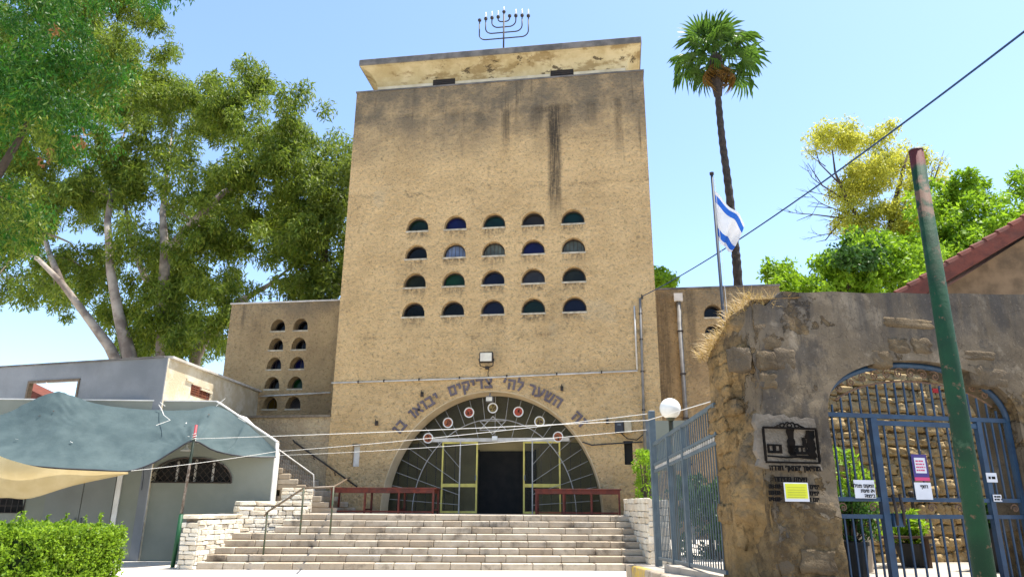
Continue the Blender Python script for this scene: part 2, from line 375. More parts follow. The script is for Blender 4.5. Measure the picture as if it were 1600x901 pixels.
def m_cloth(name, c, trans, weave=260, c2=None):
    t = NT(name); col = t.mix(t.ramp(t.noise(1.6, 6), .3, .7), c, c2 or tuple(v*.78 for v in c))
    wv = t.n('ShaderNodeTexWave'); t.set(wv.inputs['Vector'], t.pos); wv.inputs['Scale'].default_value = 3.0; wv.inputs['Distortion'].default_value = 6
    t.done(col, .75, t.bump(t.noise(5, 5), .35, .05), spec=.2)
    tr = t.n('ShaderNodeBsdfTranslucent'); t.set(tr.inputs[0], col)
    mx = t.n('ShaderNodeMixShader'); mx.inputs[0].default_value = trans
    t.t.links.new(t.bsdf.outputs[0], mx.inputs[1]); t.t.links.new(tr.outputs[0], mx.inputs[2]); t.t.links.new(mx.outputs[0], t.out.inputs[0]); return t.m
M['tarp'] = m_cloth('green_shade_net', (.085,.12,.122), .22, c2=(.06,.09,.094))
M['beige_tarp'] = m_cloth('beige_canvas', (.62,.51,.29), .35, c2=(.52,.41,.21))
M['flag_white'] = m_cloth('flag_white', (.78,.78,.78), .35)
M['flag_blue'] = m_cloth('flag_blue', (.03,.14,.55), .3)
M['table_red'] = basic('red_brown_wood', (.135,.024,.012), (.075,.014,.009), 6, .55, dirt=.4)
M['rail_green'] = basic('green_rail_paint', (.045,.07,.035), (.08,.06,.035), 14, .5)
M['rail_brown'] = basic('worn_brown_rail', (.14,.10,.065), (.09,.065,.04), 12, .5)
M['fence_blue'] = basic('blue_grey_paint', (.105,.14,.16), (.08,.108,.125), 5, .45, dirt=.15)
M['gate_blue'] = basic('gate_blue_paint', (.02,.052,.10), (.014,.036,.075), 6, .45, dirt=.25)
M['scroll_brown'] = basic('rusted_scroll', (.16,.09,.05), (.10,.06,.04), 20, .6)
def m_pole():
    t = NT('green_pole_paint'); X, Y, Z = t.sep()
    col = t.mix(t.ramp(t.noise(4, 6), .35, .65), (.006,.042,.018), (.005,.028,.014))
    a = t.math('MULTIPLY', t.ramp(t.noise(9, 5, .6), .5, .62), t.ramp(Z, 3.0, 3.7))
    b = t.math('ADD', a, t.math('MULTIPLY', t.ramp(t.noise(6, 7, .6), .62, .7), .6), clamp=True)
    col = t.mix(b, col, (.13,.075,.05))
    col = t.mix(t.ramp(t.noise(3.5, 7, .7), .58, .66, 0, .5), col, (.05,.10,.06))
    top = t.ramp(t.math('ADD', Z, t.math('MULTIPLY', t.noise(14, 4), .12)), 3.92, 3.97)
    col = t.mix(top, col, (.09,.02,.02))
    col = t.mix(t.ramp(t.noise(17, 6, .7), .60, .64, 0, .8), col, (.11,.07,.045))
    return t.done(col, .72, t.bump(t.noise(24, 6, .7), .5, .012), spec=.22)
M['pole'] = m_pole()
def m_awnpole():
    t = NT('rust_and_green_paint'); X, Y, Z = t.sep()
    rust = t.mix(t.ramp(t.noise(12, 6), .4, .6), (.10,.07,.05), (.22,.19,.16))
    col = t.mix(t.ramp(Z, 1.32, 1.30), rust, (.012,.075,.03))
    col = t.mix(t.ramp(Z, 2.55, 2.6), col, (.02,.03,.02)); col = t.mix(t.ramp(Z, 3.24, 3.26), col, (.30,.04,.05))
    return t.done(col, .55)
M['awnpole'] = m_awnpole()
M['rope'] = basic('white_rope', (.72,.70,.65), (.6,.58,.52), 20, .8)
M['cable'] = basic('black_cable', (.018,.024,.035), (.012,.016,.022), 20, .5)
M['blue_cable'] = basic('blue_black_cable', (.014,.045,.11), (.012,.03,.07), 20, .5)
M['globe'] = basic('opal_globe', (.82,.80,.72), (.80,.78,.70), 2, .25)
M['lamp_glass'] = basic('floodlight_glass', (.62,.58,.46), (.55,.5,.4), 4, .2)
M['plastic_beige'] = basic('beige_plastic_box', (.42,.36,.25), (.36,.30,.2), 4, .5)
M['plastic_dark'] = basic('dark_plastic_box', (.02,.022,.03), (.03,.03,.035), 4, .4)
M['steel'] = basic('grey_steel', (.13,.145,.16), (.09,.1,.11), 5, .45, dirt=.2)
M['flagpole'] = basic('dull_pole_metal', (.05,.06,.075), (.035,.042,.055), 5, .6, spec=.2)
M['tile_red'] = basic('red_tile', (.155,.042,.026), (.10,.03,.02), 5, .85, .3, 30, dirt=.35)
M['gable'] = basic('gable_stone', (.22,.15,.09), (.13,.09,.055), 3, .95, .5, 14, dirt=.4)
M['bark_euc'] = basic('eucalyptus_bark', (.36,.31,.25), (.16,.125,.10), 1.6, .9, .4, 12, dirt=.45, dirtc=(.08,.06,.045))
M['bark_dark'] = basic('dark_bark', (.09,.065,.045), (.05,.038,.028), 3, .95, .6, 14)
M['bark_palm'] = basic('palm_bark', (.055,.043,.036), (.03,.025,.022), 5, .95, .8, 25)
M['leaf_euc'] = leafmat('eucalyptus_leaf', [(.024,.058,.008),(.075,.13,.013),(.16,.22,.022),(.29,.32,.04),(.13,.185,.02)], .44)
M['leaf_near'] = leafmat('near_tree_leaf', [(.010,.050,.006),(.02,.095,.008),(.045,.15,.012),(.13,.19,.018),(.03,.12,.010)], .40)
M['leaf_olive'] = leafmat('olive_leaf', [(.022,.05,.008),(.06,.10,.012),(.12,.165,.02),(.17,.22,.03)], .4)
M['leaf_dead'] = leafmat('reddish_leaf', [(.14,.05,.015),(.2,.11,.03)], .3)
M['leaf_hedge'] = leafmat('hedge_leaf', [(.05,.11,.008),(.15,.26,.014),(.25,.36,.028),(.20,.32,.02)], .45)
M['leaf_green'] = leafmat('bright_leaf', [(.06,.15,.008),(.14,.27,.014),(.23,.36,.022)], .48)
M['leaf_yellow'] = leafmat('yellow_leaf', [(.20,.23,.018),(.34,.35,.03),(.26,.29,.025),(.46,.44,.07)], .48)
M['leaf_palm'] = leafmat('palm_frond', [(.014,.045,.008),(.045,.11,.016),(.11,.20,.028)], .36, .42)
M['leaf_palm_dry'] = leafmat('dry_palm_frond', [(.10,.06,.02),(.22,.12,.025)], .3)
M['leaf_dark'] = leafmat('dark_leaf', [(.015,.05,.010),(.03,.08,.014),(.05,.12,.018)], .3)
M['dry_grass'] = leafmat('dry_grass', [(.34,.23,.08),(.46,.33,.14)], .35)
M['flower'] = basic('red_flower', (.5,.04,.02), (.4,.03,.02), 8, .6)
M['hedge_core'] = basic('hedge_inner_twigs', (.025,.045,.01), (.015,.03,.008), 6, 1.0)
M['yellow_paper'] = basic('yellow_paper', (.62,.64,.03), (.58,.60,.03), 4, .6)
M['paper'] = basic('white_paper', (.62,.63,.66), (.56,.57,.60), 4, .6)
M['purple'] = basic('purple_print', (.05,.03,.17), (.05,.03,.15), 4, .5)
M['pink'] = basic('pink_print', (.55,.05,.15), (.5,.05,.13), 4, .5)
M['ink'] = basic('black_ink', (.008,.008,.009), (.012,.011,.01), 4, .9, spec=.05)
M['black_iron'] = basic('black_iron', (.006,.006,.006), (.012,.009,.007), 9, .9, spec=.05)
M['ink_faded'] = basic('faded_print', (.30,.31,.06), (.28,.28,.05), 4, .6)
M['terracotta'] = basic('pot_clay', (.42,.36,.29), (.32,.26,.2), 4, .85)
M['black_pot'] = basic('black_planter', (.012,.013,.014), (.02,.02,.02), 4, .6)
M['bench_wood'] = basic('dark_bench_wood', (.07,.035,.02), (.045,.025,.015), 6, .6)
M['red_sign'] = basic('red_plate', (.55,.02,.02), (.5,.02,.02), 4, .5)
M['wood_red'] = basic('red_lattice_wood', (.16,.05,.025), (.1,.035,.02), 6, .7)
# ================================================================== THE SETTING
rng = random.Random(7)
MB().add([(-300,-300,0),(300,-300,0),(300,300,0),(-300,300,0)], [(0,1,2,3)]).build('ground', M['ground'], kind='structure')

# ---- stairs frame
TH = math.radians(11); SU = V(math.cos(TH), math.sin(TH), 0); SV = V(-math.sin(TH), math.cos(TH), 0)
S0 = gnd(306, 889); RISE, TREAD = .163, .32
def stp(u, v, z): return S0 + SU*u + SV*v + V(0,0,z)
LZ = 8*RISE
pl = [stp(.9, 7*TREAD+.32, 0), stp(11.6, 7*TREAD+.32, 0), V(5.6,0,0), V(-6.6,0,0)]
MB().add([p+V(0,0,-.1) for p in pl]+[V(p.x,p.y,LZ) for p in pl], [(4,5,6,7),(0,1,5,4),(1,2,6,5),(2,3,7,6),(3,0,4,7)]).build('landing', M['pavement'], kind='structure')
# raised pavement in front of the old wall and the yard behind the fence
F1 = V(4.91,-9.87,.60); F2 = V(5.51,-13.83,.70)
def slab(name, poly, mat, zb=-.2):
    n = len(poly); b = [V(p.x,p.y,zb) for p in poly]
    return MB().add(b+poly, [tuple(range(n,2*n))]+[(i,(i+1)%n,n+(i+1)%n,n+i) for i in range(n)]).build(name, mat, kind='structure')
slab('pavement', [V(4.45,-9.3,.50), V(5.15,-13.6,.62), V(5.2,-20.5,.64), V(16,-20.5,.64), V(16,-9.3,.5)], M['pavement'])
slab('yard', [V(5.5,-9.28,.52), V(22,-9.28,.52), V(22,2.4,.52), V(5.5,2.4,.52)], M['ground'])
k0, k1 = V(4.45,-9.3,.5), V(5.15,-13.6,.62)
kd = (k1-k0).normalized(); kn = V(kd.y,-kd.x,0)
if kn.x > 0: kn = -kn
kb = thing('kerb', k0, 'stone kerb with worn yellow paint beside the blue fence', 'kerb')
for i in range(7):
    a = k0+kd*(i*.62+.006); b = k0+kd*((i+1)*.62-.006)
    m = MB().frame((a+b)/2+kn*.075-V(0,0,.25), kd, kn, V(0,0,1), (b-a).length, .15, .52)
    m.build('kerb_stone', M['kerb_yellow'] if i in (1,2) else M['stone_step'], kb, bevel=.015)

# ================================================================== SYNAGOGUE
def arc_pts(a, b, cx, cz, n, t0=PI, t1=0): return [(cx+a*math.cos(t0+(t1-t0)*i/n), cz+b*math.sin(t0+(t1-t0)*i/n)) for i in range(n+1)]
def lunette(cx, z, w, h, s=.1, n=14):      # sill centre, width, total height, straight part
    return [(cx+w/2, z)] + [(cx+w/2*math.cos(PI*i/n), z+s+(h-s)*math.sin(PI*i/n)) for i in range(n+1)] + [(cx-w/2, z)]
syn = thing('synagogue', (0,4,0), 'tall tan stucco synagogue tower with arched glass entrance and half-round windows', 'building')
ARA, ARB, ARZ = 3.70, 4.0, 1.304
TW = 5.70; TT = 17.45
outer = [(-TW,1.0),(-ARA,1.0)] + arc_pts(ARA, ARB, 0, ARZ, 48) + [(ARA,1.0),(TW,1.0),(TW,TT),(-TW,TT)]
cols = [-2.90+1.4525*i for i in range(5)]; rows = [11.34-1.103*i for i in range(4)]
wins = [(cx, z, .84, .56) for z in rows for cx in cols]
holes = [lunette(*q) for q in wins]
vent_rects = [(-4.69,3.16,.27,.70),(4.57,3.21,.27,.70)]
holes += [[(x-w/2,z-h/2),(x+w/2,z-h/2),(x+w/2,z+h/2),(x-w/2,z+h/2)] for x,z,w,h in vent_rects]
PF = lambda a, b, d: V(a, d, b)
MB().plate(outer, holes, PF, .38).build('tower_wall', M['facade'], syn)
m = MB()
for s in (-1,1): m.box((s*TW if s < 0 else TW-.4, .38, .9), (-TW+.4 if s < 0 else TW, 9, TT))
m.box((-TW+.4,8.6,.9), (TW-.4,9,TT)).build('tower_side_wall', M['facade'], syn)
m = MB().box((-TW+.4,.38,17.0), (TW-.4,8.6,17.15)); m.build('tower_roof', M['concrete_dark'], syn)
m = MB()   # parapet coping
m.box((-TW-.03,-.03,TT), (TW+.03,.36,TT+.06)); m.box((-TW-.03,.36,TT), (-TW+.36,9.03,TT+.06)); m.box((TW-.36,.36,TT), (TW+.03,9.03,TT+.06))
m.build('coping', M['concrete_dark'], syn)
colours = ['green','blue','teal','brown','teal', 'black','pale_blue','pale_grey','blue','pale_grey', 'olive','bright_green','navy','grey','olive', 'black','black','navy','green','navy']
def window(cx, z, w, h, Y, depth, glass_mat, bars, parent):
    o = MB().plate(lunette(cx, z+.02, w+.1, h+.04), [], lambda a,b,d: V(a,Y+depth+d,b), .02).build('window', M['g_'+glass_mat], parent)
    lo = lunette(cx, z+.03, w-.05, h-.05); li = lunette(cx, z+.06, w-.11, h-.11)
    MB().plate(lunette(cx, z, w+.06, h+.03), [li], lambda a,b,d: V(a,Y+depth-.035+d,b), .03).build('frame', M['dark_iron'], o)
    MB().box((cx-w/2-.02, Y-.018, z-.05), (cx+w/2+.02, Y+depth-.04, z+.012)).build('sill', M['sill'], o)
    for i in range(bars):
        x = cx + w*((i+1)/(bars+1)-.5); q = 1-((x-cx)/(w/2))**2
        MB().tube([V(x,Y+depth-.06,z+.01), V(x,Y+depth-.06,z+.1+(h-.12)*math.sqrt(max(q,0)))], .009, 5).build('bar', M['dark_iron'], o)
    return o
for i, q in enumerate(wins): window(*q, 0, .24, colours[i], 5 if 'pale' in colours[i] else 0, syn)
for (x,z,w,h), mt in zip(vent_rects, ('white_paint','dark_window')):
    o = MB().box((x-w/2+.002,.16,z-h/2+.002),(x+w/2-.002,.19,z+h/2-.002)).build('vent_panel', M[mt], syn)
    MB().box((x-w/2-.02,-.03,z+h/2),(x+w/2+.02,.10,z+h/2+.05)).build('hood', M['dark_iron'], o)
# penthouse and flared cornice
m = MB().box((-5.06,.6,17.15),(5.06,8.0,18.25))
m.build('penthouse_wall', M['render_cream'], syn)
for x in (-2.25, 2.56):
    o = MB().box((x-.46,.57,17.86),(x+.46,.598,18.2)).build('vent', M['dark_window'], syn)
    for k in range(4): MB().box((x-.44,.555,17.89+k*.08),(x+.44,.569,17.925+k*.08)).build('slat', M['dark_iron'], o)
def loft(rings, close=True):
    m = MB(); n = len(rings[0]); vs = [p for r in rings for p in r]; fs = []
    for i in range(len(rings)-1):
        for k in range(n if close else n-1): fs.append((i*n+k, i*n+(k+1)%n, (i+1)*n+(k+1)%n, (i+1)*n+k))
    return m.add(vs, fs)
rings = []
for i in range(7):
    t = i/6; e = .6*(1-math.cos(t*PI/2))**.75; z = 18.05+.66*math.sin(t*PI/2)**.9
    rings.append([V(-5.06-e,.6-e,z), V(5.06+e,.6-e,z), V(5.06+e,8+e,z), V(-5.06-e,8+e,z)])
loft(rings).build('cornice_cove', M['cove'], syn)
m = MB().box((-5.70,-.04,18.71),(5.70,8.64,19.0)); m.build('cornice_slab', M['concrete_dark'], syn, bevel=.03)
# arch: splayed reveal
n = 48; YG = .52
ro = [V(a,-.02,b) for a,b in [(-ARA+.01,1.0)]+arc_pts(ARA-.01,ARB-.01,0,ARZ,n)+[(ARA-.01,1.0)]]
ri = [V(a,YG+.05,b) for a,b in [(-3.62,1.0)]+arc_pts(3.62,3.92,0,ARZ,n)+[(3.62,1.0)]]
rlip = [V(a,-.02,b) for a,b in [(-ARA-.015,1.0)]+arc_pts(ARA+.015,ARB+.015,0,ARZ,n)+[(ARA+.015,1.0)]]
rl2 = [V(p.x,.02,p.z) for p in rlip]
loft([rl2, rlip, ro, ri], False).build('arch_reveal', M['reveal'], syn, smooth=False)
# vestibule
m = MB(); xi = 4.3
m.add([V(-xi,.57,ARZ-.02),V(xi,.57,ARZ-.02),V(xi,2.1,ARZ-.02),V(-xi,2.1,ARZ-.02)], [(0,1,2,3)])
m.build('vestibule_floor', M['interior_floor'], syn)
m = MB(); zc = 5.7
m.add([V(-xi,.57,ARZ-.02),V(xi,.57,ARZ-.02),V(xi,2.1,ARZ-.02),V(-xi,2.1,ARZ-.02),V(-xi,.57,zc),V(xi,.57,zc),V(xi,2.1,zc),V(-xi,2.1,zc)], [(4,5,6,7),(1,2,6,5),(2,3,7,6),(3,0,4,7)])
m.build('vestibule_wall', M['interior'], syn)
idr = MB().box((-.75,2.0,ARZ),(1.25,2.09,3.45)).build('dark_doorway', M['dark_window'], syn)  # near-black slab painting the darkness of the opening beyond
for x in (-.81, 1.25): MB().box((x,1.96,ARZ),(x+.06,2.08,3.5)).build('jamb', M['dark_iron'], idr)
# threshold between landing and vestibule
MB().box((-3.62,0.0,ARZ-.3),(3.62,.57,ARZ-.004)).build('threshold', M['stone_step'], syn)
# glazing and grille
gr = MB(); inner = arc_pts(3.62,3.92,0,ARZ,40)
XL, XR, XM1, XM2 = -.55, 1.07, -1.13, 1.36; ZH = 3.72
def pane(poly, nm='pane'): return MB().plate(poly, [], lambda a,b,d: V(a,YG+.03+d,b), .008).build(nm, M['clear'], syn)
up = [p for p in inner if p[1] > ZH+.06]
xe = 3.62*math.sqrt(1-((ZH+.06-ARZ)/3.92)**2)
pane([(-xe,ZH+.06)]+up+[(xe,ZH+.06)])
lo = [p for p in inner if p[1] < ZH-.06 and p[0] < 0]; lo2 = [p for p in inner if p[1] < ZH-.06 and p[0] > 0]
pane(lo+[(-1.78,ZH-.06),(-1.78,ARZ)]); pane([(2.31,ARZ),(2.31,ZH-.06)]+lo2)
for (a,b) in ((-1.75,XL),(XR,2.28)):
    d = MB(); ww = .055
    for x in (a,b): d.box((x-ww/2,YG-.02,ARZ+.01),(x+ww/2,YG+.04,ZH-.062))
    d.box((a+ww/2,YG-.018,2.16),(b-ww/2,YG+.038,2.27)); d.box((a+ww/2,YG-.018,ARZ+.01),(b-ww/2,YG+.038,ARZ+.08)); d.box((a+ww/2,YG-.018,ZH-.12),(b-ww/2,YG+.038,ZH-.062))
    o = d.build('door_leaf', M['yellow_frame'], syn)
    for z0,z1 in ((ARZ+.08,2.16),(2.27,ZH-.12)):
        MB().box((a+ww/2,YG+.006,z0),(b-ww/2,YG+.014,z1)).build('pane', M['clear'], o)
    x = b-.03 if a < 0 else a+.03
    MB().box((x-.02,YG-.07,2.38),(x+.02,YG-.021,2.55)).build('handle', M['steel'], o)
hb = MB().box((-2.42,YG-.05,ZH-.06),(2.62,YG+.05,ZH+.06)).build('door_header', M['conduit'], syn)
MB().box((-.02,YG-.10,ZH-.02),(.16,YG-.051,ZH+.12)).build('door_light', M['white_paint'], hb)
fr = MB()
fr.tube([V(a,YG,b) for a,b in [(-3.60,ARZ)]+arc_pts(3.60,3.90,0,ARZ,n)+[(3.60,ARZ)]], .022, 6).build('arch_frame', M['dark_iron'], syn)
cA = (.07,1.5)
arcI = MB().tube([V(a,YG-.03,b) for a,b in arc_pts(2.78,3.12,.03,ARZ,n) if not (b < ZH+.05 and XM1 < a < XM2)], .016, 6).build('grille_arc', M['grid_paint'], syn)
for x in (XM1,XM2): MB().box((x-.02,YG-.06,ARZ),(x+.02,YG-.03,ZH-.06)).build('grille_post', M['grid_paint'], syn)
def ell(a, b, ang):          # distance from cA along ang to ellipse (a,b) centred (0,ARZ)
    t = 0.3
    while True:
        x = cA[0]+t*math.cos(ang); z = cA[1]+t*math.sin(ang)
        if (x/a)**2+((z-ARZ)/b)**2 >= 1: return t
        t += .01
for k in range(25):
    ang = math.radians(4+172*k/24); c, s = math.cos(ang), math.sin(ang)
    t1 = ell(3.58,3.88,ang); t0 = 0
    if abs(c) > 1e-3:
        t0 = ((XM2+.02-cA[0])/c if c > 0 else (XM1-.02-cA[0])/c)
    th_ = (ZH+.07-cA[1])/max(s,1e-3)
    if cA[1]+t0*s > ZH or abs(c) < .15: t0 = th_
    if k % 2 and t0 < ell(2.78,3.12,ang): t0 = ell(2.78,3.12,ang)
    if t1-t0 > .1:
        MB().tube([V(cA[0]+t0*c,YG-.04,cA[1]+t0*s), V(cA[0]+t1*c,YG-.04,cA[1]+t1*s)], .009, 5).build('grille_spoke', M['grid_paint'], syn)
for x in [-3.3+.33*i for i in range(21)]:      # thin glazing bars
    if XM1-.1 < x < XM2+.1: continue
    zt = min(ZH-.08, ARZ+3.88*math.sqrt(1-(x/3.6)**2)) if abs(x) < 3.55 else ARZ
    if zt > ARZ+.2: MB().box((x-.009,YG+.005,ARZ),(x+.009,YG+.025,zt)).build('glazing_bar', M['dark_iron'], syn)
def ring2(m, c, r0, r1, Y0, Y1, n=22):
    m.plate([(c.x+r1*math.cos(2*PI*i/n), c.z+r1*math.sin(2*PI*i/n)) for i in range(n)], [[(c.x+r0*math.cos(2*PI*i/n), c.z+r0*math.sin(2*PI*i/n)) for i in range(n)]], lambda a,b,d: V(a,Y0+d,b), Y1-Y0); return m
for i, (px,py) in enumerate([(669,684),(700,660),(733,644),(770,637),(810,643),(843,658),(872,682)]):
    c = at(px, py, YG-.07); mt = ['orange_disc','orange_disc','red_disc','gold_disc','red_disc','gold_disc','orange_disc'][i]
    o = MB().plate([(c.x+.145*math.cos(2*PI*k/20), c.z+.145*math.sin(2*PI*k/20)) for k in range(20)], [], lambda a,b,d: V(a,YG-.07+d,b), .02).build('medallion', M[mt], syn)
    ring2(MB(), c, .143, .178, YG-.095, YG-.045).build('ring', M['white_paint'], o)
    e = MB(); rr = random.Random(i)
    for k in range(5):
        a = rr.uniform(0,2*PI); q = rr.uniform(.02,.09); p = V(c.x+q*math.cos(a), YG-.075, c.z+q*math.sin(a)); b2 = rr.uniform(0,PI)
        e.bar(p-V(math.cos(b2),0,math.sin(b2))*.04, p+V(math.cos(b2),0,math.sin(b2))*.04, .03, .008, V(0,1,0))
    e.build('emblem', M['emblem'], o)
c = at(770,664,YG-.06)
for s in (1,-1):
    m = MB(); P3 = [V(c.x,c.y,c.z+s*.31), V(c.x-.46,c.y,c.z-s*.155), V(c.x+.46,c.y,c.z-s*.155)]
    for i in range(3): m.bar(P3[i]+V(0,s*.006,0), P3[(i+1)%3]+V(0,s*.006,0), .026, .012, V(0,1,0))
    m.build('star_triangle', M['grid_paint'], syn)

# ---- stroke lettering
GLYPH = {
 'ז':(.45,[[(.28,1),(.28,0)],[(.05,1),(.5,.94)]]), 'ה':(.8,[[(0,1),(.74,1),(.74,0)],[(.12,.6),(.12,0)]]), 'ש':(.95,[[(0,1),(.16,0),(.78,0),(.92,1)],[(.46,1),(.34,.45)]]),
 'ע':(.85,[[(.76,1),(.66,.4),(.45,.12),(0,-.08)],[(.06,1),(.36,.2)]]), 'ר':(.7,[[(0,1),(.5,1),(.64,.86),(.64,0)]]), 'ל':(.7,[[(.06,1.4),(.06,1),(.64,1),(.64,.65),(.3,0)]]),
 "'":(.25,[[(.15,1.1),(.02,.75)]]), 'צ':(.8,[[(.06,1),(.74,.02),(0,.02)],[(.72,1),(.68,.75),(.46,.48)]]), 'ד':(.8,[[(0,1),(.78,1)],[(.6,1),(.6,0)]]),
 'י':(.34,[[(0,1),(.26,1),(.26,.52)]]), 'ק':(.8,[[(0,1),(.74,1),(.74,.55),(.42,.05)],[(.1,.62),(.1,-.38)]]), 'ם':(.85,[[(.04,1),(.78,1),(.78,0),(.1,0),(.1,1)]]),
 'ב':(.8,[[(0,1),(.62,1),(.62,0)],[(0,0),(.8,0)]]), 'ו':(.34,[[(0,1),(.26,1),(.26,0)]]), 'א':(.85,[[(0,1),(.8,0)],[(.76,1),(.72,.7),(.5,.42)],[(.24,.68),(.06,.34),(.06,0)]]),
 'מ':(.85,[[(.02,0),(.14,1)],[(.1,.62),(.4,.96),(.76,.86),(.76,0),(.42,0)]]), 'ן':(.34,[[(0,1),(.26,1),(.26,-.38)]]), 'ח':(.8,[[(.1,0),(.1,1),(.74,1),(.74,0)]]),
 'ך':(.7,[[(0,1),(.6,1),(.6,-.35)]]), 'ת':(.85,[[(0,0),(.16,0),(.16,1),(.76,1),(.76,0)]]), 'פ':(.8,[[(0,0),(.72,0),(.72,1),(.1,1),(.1,.56),(.38,.56)]]),
 'ף':(.8,[[(.72,-.35),(.72,1),(.1,1),(.1,.56),(.38,.56)]]), 'ט':(.8,[[(.3,1),(.1,.9),(.1,0),(.74,0),(.74,1),(.46,.9)]]), 'כ':(.75,[[(0,1),(.66,1),(.66,0),(0,0)]]), 'נ':(.5,[[(.1,1),(.4,1),(.4,0),(0,0)]]),
 '0':(.65,[[(.05,0),(.6,0),(.6,1),(.05,1),(.05,0)]]), '8':(.65,[[(.05,0),(.6,0),(.6,1),(.05,1),(.05,0)],[(.05,.5),(.6,.5)]]), '1':(.4,[[(.05,.8),(.3,1),(.3,0)]]),
 '2':(.65,[[(.05,1),(.6,1),(.6,.5),(.05,.5),(.05,0),(.6,0)]]), '4':(.65,[[(.1,1),(.05,.4),(.6,.4)],[(.5,.8),(.5,0)]]), '9':(.65,[[(.6,0),(.6,1),(.05,1),(.05,.5),(.6,.5)]]), ':':(.25,[[(.1,.2),(.1,.3)],[(.1,.7),(.1,.8)]]), '-':(.45,[[(.05,.5),(.4,.5)]]), ' ':(.4,[]),
}
def glyph(m, ch, o, ex, ey, nr, size, sw, dep):
    for i, line in enumerate(GLYPH[ch][1]):
        P = [o+ex*(p[0]*size)+ey*(p[1]*size) for p in line]
        for j in range(len(P)-1):
            d = (P[j+1]-P[j]).normalized(); k = .001*((i*3+j) % 4)
            m.bar(P[j]-d*sw*.42+nr*k, P[j+1]+d*sw*.42+nr*k, sw, dep, nr)
def text_width(s, size, gap=.2): return sum(GLYPH[c][0]+gap for c in s)*size
def line_rtl(m, s, right, ex, ey, nr, size, sw, dep, gap=.22):     # writes s right to left; runs of digits stay left to right
    x = 0.0
    for ch in s:
        w_ = GLYPH[ch][0]*size; glyph(m, ch, right-ex*(x+w_), ex, ey, nr, size, sw, dep); x += w_+gap*size
    return m
EA, EB = 4.22, 4.28
def arc_at(t): return V(EA*math.cos(t), -.02, ARZ+EB*math.sin(t))
for word, (px,py) in (('זה',(905,655)),('השער',(850,621)),("לה'",(802,601)),('צדיקים',(735,604)),('יבואו',(663,634)),('בו',(626,668))):
    c = at(px,py,-.02); t = math.atan2((c.z-ARZ)/EB, c.x/EA); size = .275; L = text_width(word, size, .32)
    t -= L/2/EA
    for ch in word:
        adv = (GLYPH[ch][0]+.32)*size; t2 = t+adv/EA/2; P = arc_at(t2)
        ex = V(EA*math.sin(t2),0,-EB*math.cos(t2)).normalized(); ey = V(-ex.z,0,ex.x)
        g = MB(); glyph(g, ch, P-ex*(GLYPH[ch][0]*size/2)-ey*size*.5, ex, ey, V(0,-1,0), size, .074, .04); g.build('letter', M['letter'], syn)
        t += adv/EA
# conduits and pipes on the tower
def pipe(nm, pts, r, mat, par): return MB().tube(pts, r, 8).build(nm, mat, par, smooth=True)
cdt = pipe('conduit', [at(518,598,-.045), at(757,590,-.045), at(996,579,-.045)], .028, M['conduit'], syn)
for px in (560,600,655,718,792,870,940):
    p = at(px, 598-(px-518)*.0402, -.04); MB().box((p.x-.02,-.085,p.z-.045),(p.x+.02,-.002,p.z+.045)).build('clip', M['dark_iron'], cdt)
pipe('conduit', [at(991,478,-.05), at(995.5,577,-.05)], .03, M['conduit'], syn)
gp = pipe('pipe', [at(1000,466,-.06), at(1003,560,-.06), at(1008,720,-.06)], .042, M['grey_pipe'], syn)
for py in (490,530,580,640): 
    p = at(1000+(py-466)*.0315, py, -.04); MB().box((p.x-.06,-.10,p.z-.02),(p.x+.06,-.003,p.z+.02)).build('clip', M['dark_iron'], gp)
for px,py in ((589,661),(660,616),(878,607),(949,658)):
    p = at(px,py,0); o = MB().box((p.x-.045,-.09,p.z-.08),(p.x+.045,-.002,p.z+.08)).build('hook', M['dark_iron'], syn)
    MB().tube([p+V(0,-.09,.02),p+V(0,-.16,.05),p+V(0,-.17,.13)], .014, 6).build('peg', M['dark_iron'], o)
# ---- wings and terrace
WY = 2.5
lw = [(-9.30,-8.33), [8.29-.79*i for i in range(5)]]
lwins = [(x, z, .62, .5) for z in lw[1] for x in lw[0]]
MB().plate([(-11.45,.0),(-5.7,.0),(-5.7,9.48),(-11.45,9.48)], [lunette(*q) for q in lwins], lambda a,b,d: V(a,WY+d,b), .5).build('wing_wall', M['wing'], syn)
for q, g, b in zip(lwins, ['black','black','black','black','navy','blue','black','bright_green','amber','grey'], [0,0,2,1,2,1,2,0,1,0]): window(*q, WY, .42, g, b, syn)
m = MB(); m.box((-11.45,3.0,0),(-11.05,9,9.48)); m.box((-11.05,3.0,9.2),(-5.7,9,9.35)); m.box((-11.05,8.6,0),(-5.7,9,9.2)); m.build('wing_side_wall', M['wing'], syn)
MB().box((-11.5,2.46,9.48),(-5.7,3.02,9.54)).build('wing_coping', M['conduit'], syn)
pipe('conduit', [at(405,619,WY-.05), at(516,613,WY-.05)], .03, M['conduit'], syn)
rwins = [(7.93,8.33,.66,.5),(7.9,7.56,.66,.5),(8.9,8.33,.66,.5),(8.9,7.56,.66,.5)]
MB().plate([(5.7,.0),(10.4,.0),(10.4,9.46),(5.7,9.46)], [lunette(*q) for q in rwins], lambda a,b,d: V(a,WY+d,b), .5).build('wing_wall', M['wing'], syn)
for q in rwins: window(*q, WY, .3, 'black', 0, syn)
m = MB(); m.box((5.7,3.0,9.2),(10.0,9,9.35)); m.box((10.0,3.0,0),(10.4,9,9.46)); m.build('wing_side_wall', M['wing'], syn)
MB().box((5.7,2.46,9.46),(10.43,3.02,9.53)).build('wing_coping', M['concrete_dark'], syn)
p = at(1060,466,WY-.12); dp = MB().tube([V(6.68,WY-.1,9.0),V(6.68,WY-.1,.6)], .085, 10).build('downpipe', M['grey_pipe'], syn, smooth=True)
MB().box((6.52,WY-.24,8.95),(6.84,WY-.01,9.25)).build('hopper', M['conduit'], dp)
